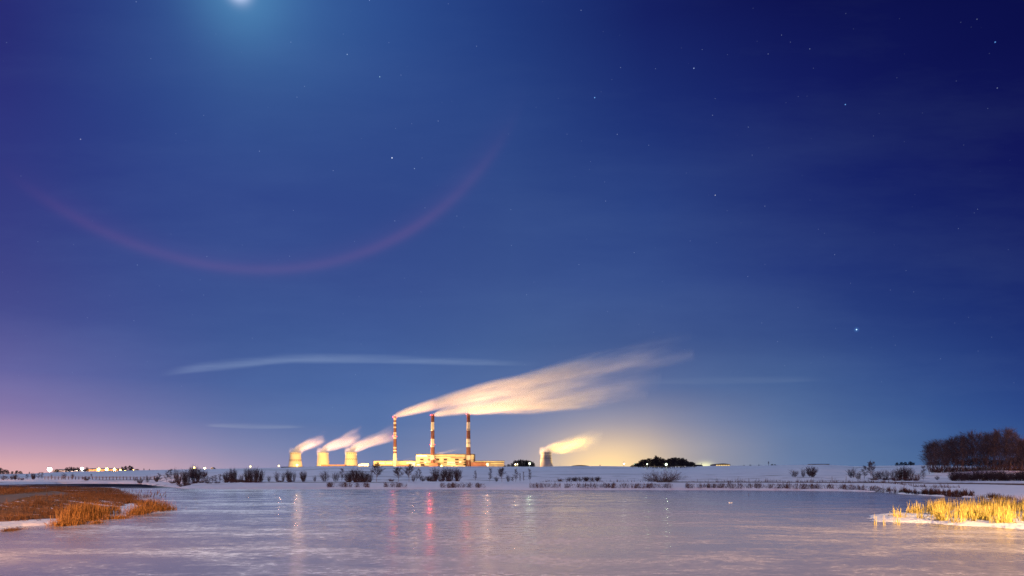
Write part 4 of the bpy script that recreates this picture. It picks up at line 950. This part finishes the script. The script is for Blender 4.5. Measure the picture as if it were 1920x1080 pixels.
# a few separate stalks left of the bed
for k, (px, py, h, w) in enumerate([(1639,984.5,.8,'leftmost lone broken reed stalk left of the reed bed'),(1657,985,.75,'short reed tuft second from the left before the reed bed'),(1686,985.3,.85,'upright reed stalk at the front left of the reed bed'),(1679,980,.85,'dark leaning reed stalk at the left of the reed bed')]):
    X, Y = unpx(px, py); N = 6; A = blades(rng, X+rng.normal(0, .05, N), Y+rng.normal(0, .1, N), np.full(N, .0), h*(.4+.6*rng.rand(N)), .08, np.full(N, .013), 1.2)
    o = link('reed_stalk', segmesh('reed_stalk', *A, M['reed'])); tag(o, w, 'reeds', 'lone reed stalks beside the reed bed')
# left reed clumps
def clump(label, px, py, wpx, dpx, hpx, n_, m_='reed_l', lean=.16, name='reed_clump', cat='reeds', group='rust-coloured reed clumps on the left bank', plume=0, r=.014, prof=None):
    X, Y = unpx(px, py, .12); k = Y/F; sx_, sy_ = wpx*k/2, dpx*Y*Y/(F*2.9)/2
    q = rng.normal(0, .42, (n_, 2)); q = q[(np.abs(q) < 1).all(1)]; xx = X+q[:, 0]*sx_; yy = Y+q[:, 1]*sy_
    zz = np.maximum(terrain(xx, yy), 0)-.03
    H = hpx*k*(.35+.65*rng.rand(len(xx)))*(1-.45*np.abs(q[:, 0]))
    if prof: H *= np.interp(q[:, 0], *prof)
    A = blades(rng, xx, yy, zz, H, lean, r*(.6+.7*rng.rand(len(xx))), 1.3)
    o = link(name, segmesh(name, *A, M[m_])); tag(o, label, cat, group)
    if plume:
        ids = rng.choice(len(xx), plume, False); P_ = []; Q_ = []
        for i in ids:
            t = np.array([xx[i], yy[i], zz[i]+hpx*k*(1.0+.35*rng.rand())]); b0 = np.array([xx[i]-rng.normal(0, .1), yy[i], zz[i]])
            P_ += [b0, t-[0, 0, .16]]; Q_ += [t-[0, 0, .16], t+[.06, 0, .10]]
        me_ = segmesh('seed_head', P_, Q_, [.007, .035]*plume, [.006, .012]*plume, M['reed_f'], 4); link('seed_head', me_, o)
    return o
clump('small rusty grass tussock at the left frame edge', 22, 991, 26, 5, 10, 160, 'reed_d', .5)
clump('bright orange bent reed clump at the ice edge, front left', 128, 981, 46, 6, 24, 620, lean=.45)
clump('tall upright rust reed clump in the middle of the left bank', 152, 974, 42, 8, 39, 900, lean=.10)
clump('upright rust reeds right of the tallest left clump', 168, 973, 22, 8, 37, 380, lean=.10)
clump('low orange tuft standing at the ice edge before the tall reeds', 182, 978, 12, 3, 10, 120, lean=.35)
clump('thin rust reeds behind the snow strip on the left bank', 200, 966, 30, 8, 26, 300, lean=.12)
clump('low rusty tuft at the ice edge right of the thin reeds', 205, 970, 26, 5, 13, 260, lean=.4)
clump('low orange tuft at the ice edge left of the snow cove', 229, 969, 18, 4, 11, 200, lean=.4)
clump('round bent orange reed clump on the nose of the left bank', 258, 962, 28, 5, 19, 420, lean=.45)
clump('orange bent reed clump behind the round clump', 272, 959, 26, 6, 17, 300, lean=.4)
clump('tall reed clump with dark seed heads at the tip of the left bank', 290, 956, 40, 8, 27, 700, lean=.22, plume=26)
clump('low rusty reeds at the very tip of the left bank', 309, 955, 18, 5, 12, 240, lean=.4)
clump('brown reed clump behind the nose of the left bank', 262, 946, 26, 8, 13, 300, 'reed_d', .3)
clump('dark brown weeds on the back shore of the left bank', 240, 936, 30, 7, 15, 240, 'reed_d', .35)
clump('thin dark weeds beside the railing end of the left bank', 212, 925, 26, 6, 14, 160, 'reed_d', .4)
clump('rusty reeds by the gap between the two railings', 105, 922, 26, 5, 11, 260, 'reed_d', .15)
# grass on the left embankment
q = inside(rng, np.array([unpx(*p) for p in [(-60,1010),(0,993),(40,987),(100,984.5),(150,978.5),(200,973),(240,966),(292,961),(320,953),(303,942),(285,934),(262,926),(240,919),(100,914),(-60,914)]]), 70000); s_ = -sdist(q[:, 0], q[:, 1], pen); pxq = CX+F*q[:, 0]/q[:, 1]
k_ = (s_ > 1.5+rng.rand(len(q))) & (pxq > -60) & (sdist(q[:, 0], q[:, 1], cove) > 0); q = q[k_]
dq = np.full(len(q), 1e9)
for a, b_ in zip(path0[:-1], path0[1:]):
    e = b_-a; t = np.clip(((q[:, 0]-a[0])*e[0]+(q[:, 1]-a[1])*e[1])/(e@e), 0, 1); dq = np.minimum(dq, np.hypot(q[:, 0]-a[0]-e[0]*t, q[:, 1]-a[1]-e[1]*t))
q = q[dq > 1.6][:60000]; q = q[rng.rand(len(q)) < np.interp(q[:, 1], [60, 120], [1, .35])]
tc_ = q[rng.choice(len(q), 170)]; tc_ = tc_[tc_[:, 1] < 95]; tq = np.repeat(tc_, 38, 0)+rng.normal(0, .22, (len(tc_)*38, 2))*[1, 1.3]
A = blades(rng, tq[:, 0], tq[:, 1], terrain(tq[:, 0], tq[:, 1])-.02, .25+.40*rng.rand(len(tq)), .5, np.full(len(tq), .013), .9)
A2 = A
A = blades(rng, q[:, 0], q[:, 1], terrain(q[:, 0], q[:, 1])-.02, (.10+.32*rng.rand(len(q)))*np.clip(1+.45*wob(q[:, 0], q[:, 1], 1.3, 11), .35, 2), .7, np.full(len(q), .012), .6)
A = tuple(np.concatenate([a_, b_]) for a_, b_ in zip(A, A2))
tag(link('dead_grass', segmesh('dead_grass', *A, M['reed_d'])), 'matted brown dead grass covering the left embankment', 'grass', kind='stuff')
# far shore tufts
def strip(label, segs_, name='dead_grass', stuff=True, hp=6, per=9, m_='reed_f', group=None):
    XX = []; YY = []; HH = []
    for (x0, x1, yb_, d) in segs_:
        N = int((x1-x0)*per*d); nc = max(2, int((x1-x0)/3.2)); cs = x0+(x1-x0)*rng.rand(nc); ch = .25+.75*rng.rand(nc)**1.4; ci = rng.randint(nc, size=N); p = np.where(rng.rand(N) < .3, x0+(x1-x0)*rng.rand(N), np.clip(cs[ci]+rng.normal(0, 2.6, N), x0-1, x1+1)); py = yb_(p) if callable(yb_) else np.full(N, yb_); py = py+.6-1.3*rng.rand(N)**1.5
        Y = CZ*F/(py-HY); wv = (.42 if stuff else .22)+(.58 if stuff else .78)*np.abs(np.sin(p*.33+x0)*np.sin(p*.117+1.3))**1.3*np.clip(np.minimum(p-x0, x1-p)/4, .25, 1); XX.append((p-CX)/F*Y); YY.append(Y); HH.append(hp*Y/F*(.35+.8*ch[ci]*np.exp(-((p-cs[ci])/2.6)**2))*(.35+.65*rng.rand(N)))
    X, Y, H = map(np.concatenate, (XX, YY, HH)); Z = np.maximum(terrain(X, Y), 0)-.03
    A = blades(rng, X, Y, Z, H, .30, np.full(len(X), .026)*(.6+.6*rng.rand(len(X))), .8)
    o = link(name, segmesh(name, *A, M[m_])); tag(o, label, 'grass', group, 'stuff' if stuff else None)
shy = lambda p: np.interp(p, [s[0] for s in shore_px], [s[1] for s in shore_px])-.9
strip('brown dead grass fringing the right half of the far shore', [(994,1050,shy,1),(1060,1130,shy,1),(1132,1262,shy,1.3),(1286,1380,shy,1.3),(1384,1402,shy,1),(1404,1495,shy,1.3),(1500,1600,shy,1.4),(1600,1655,shy,1.2)], hp=8)
strip('brown dead reeds along the right shore near the snowy bank', [(1655,1700,shy,.8),(1695,1755,shy,1.6),(1745,1826,shy,1.8)], hp=14, name='dead_reeds')
strip('thin pale dead stalks on the snowy bank slope', [(1010,1260,lambda p: shy(p)-3,.12),(1290,1600,lambda p: shy(p)-3,.22),(1600,1800,lambda p: shy(p)-5,.30)], hp=11, name='dead_stalks')
GT = 'tufts of dead grass on the far shore'
for (a, b_, w) in [(612,634,'leftmost brown grass tuft on the far shore below the yellow tower'),(634,660,'brown grass tuft on the far shore below the third cooling tower'),(664,692,'brown grass tuft on the far shore left of the slim chimney'),(721,738,'flat brown grass tuft below the slim chimney'),(739,762,'spiky brown grass tuft right of the slim chimney'),(826,836,'small grass tuft at the left of the broad tuft below the boiler house'),(838,888,'broad brown grass tuft on the far shore below the boiler house'),(892,910,'dark low tuft on the far shore below the right hall')]:
    strip(w, [(a, b_, shy, 1.6)], 'grass_tuft', False, 6.5, group=GT)
X, Y = unpx(1853, 934.8); clump('brown grass clump on the near right shore', 1868, 934, 34, 4, 12, 420, 'reed_f', .3, 'grass_clump', 'grass', 'grass clumps on the right shore', r=.02)
clump('rust grass clump behind the reed bed at the right frame edge', 1918, 951, 30, 5, 18, 420, 'reed_f', .2, 'grass_clump', 'grass', 'grass clumps on the right shore', r=.016)

# lone twig frozen in the ice, snow lumps
X, Y = unpx(1403.5, 930); b = MB(); b.tube([(0, 0, -.1), (.02, 0, .2), (-.02, 0, .42)], [.03, .025, .012]); b.tube([(0, 0, .2), (.1, 0, .3)], [.015, .008]); tag(b.build('twig', M['bark'], loc=(X, Y, 0)), 'small dark twig frozen upright in the ice right of centre', 'twig')
for (px, py, w, lb) in ((1370,943,.26,'small snow lump on the ice below the arched hall'),):
    X, Y = unpx(px, py); b = MB(); r_ = random.Random(px)
    for k in range(5): b.sphere((r_.uniform(-w, w), r_.uniform(-.1, .1), 0.0), w*r_.uniform(.2, .45), 8)
    tag(b.build('snow_lump', M['white'], None, True, (X, Y, 0)), lb, 'snow', 'snow lumps on the ice')

# ------------------------------------------------------------------ fences
def fence(label, pts, h, step, rails, r=.06, name='wooden_fence', mt='wood'):
    """pts: ground points; posts are parts"""
    x0, y0 = pts[0][:2]; z0 = pts[0][2]; root = empty(name, (x0, y0, z0)); tag(root, label, 'fence')
    P_ = []; 
    for a, b_ in zip(pts[:-1], pts[1:]):
        n_ = max(1, int(round(math.dist(a[:2], b_[:2])/step)))
        for i in range(n_): P_.append(tuple(a[k]+(b_[k]-a[k])*i/n_ for k in range(2)))
    P_.append(pts[-1][:2]); P_ = np.array(P_); Z = terrain(P_[:, 0], P_[:, 1])
    for (x, y), z in zip(P_, Z):
        b = MB(); b.tube([(0, 0, -.2), (0, 0, h)], [r, r*.85], 6); b.build('post', M[mt], root, loc=(x-x0, y-y0, z-z0))
    for q in rails:
        b = MB(); b.tube([(x-x0, y-y0-r, z-z0+h*q) for (x, y), z in zip(P_, Z)], r*.5, 4); b.build('rail', M[mt], root)
def fp(px, Y): 
    X, Y, z = ground(px, Y); return (X, Y, z)
fence('long post and rail fence on top of the snowbank at left', [fp(84, 299), fp(180, 297), fp(296, 294)], 1.35, 1.55, (.55, .9), .15)
for (a, b_, Y, lb, h, st) in ((18, 87, 108, 'low brown railing left of the gap in the left bank', 1.3, 3.0),(88, 124, 106, 'short thin railing between the two left railings', 1.2, 2.8),(150, 196, 104, 'low brown railing at the right end of the left bank', 1.0, 1.9)):
    fence(lb, [fp(a, Y), fp(b_, Y-2)], h, st, (.55, .95), .07, 'wooden_railing')
fence('line of thin stakes along the field edge at far right', [fp(1560, 190), fp(1700, 178)], 1.0, 3.4, (), .05, 'stake_fence')
print('objects', len(sc.objects))
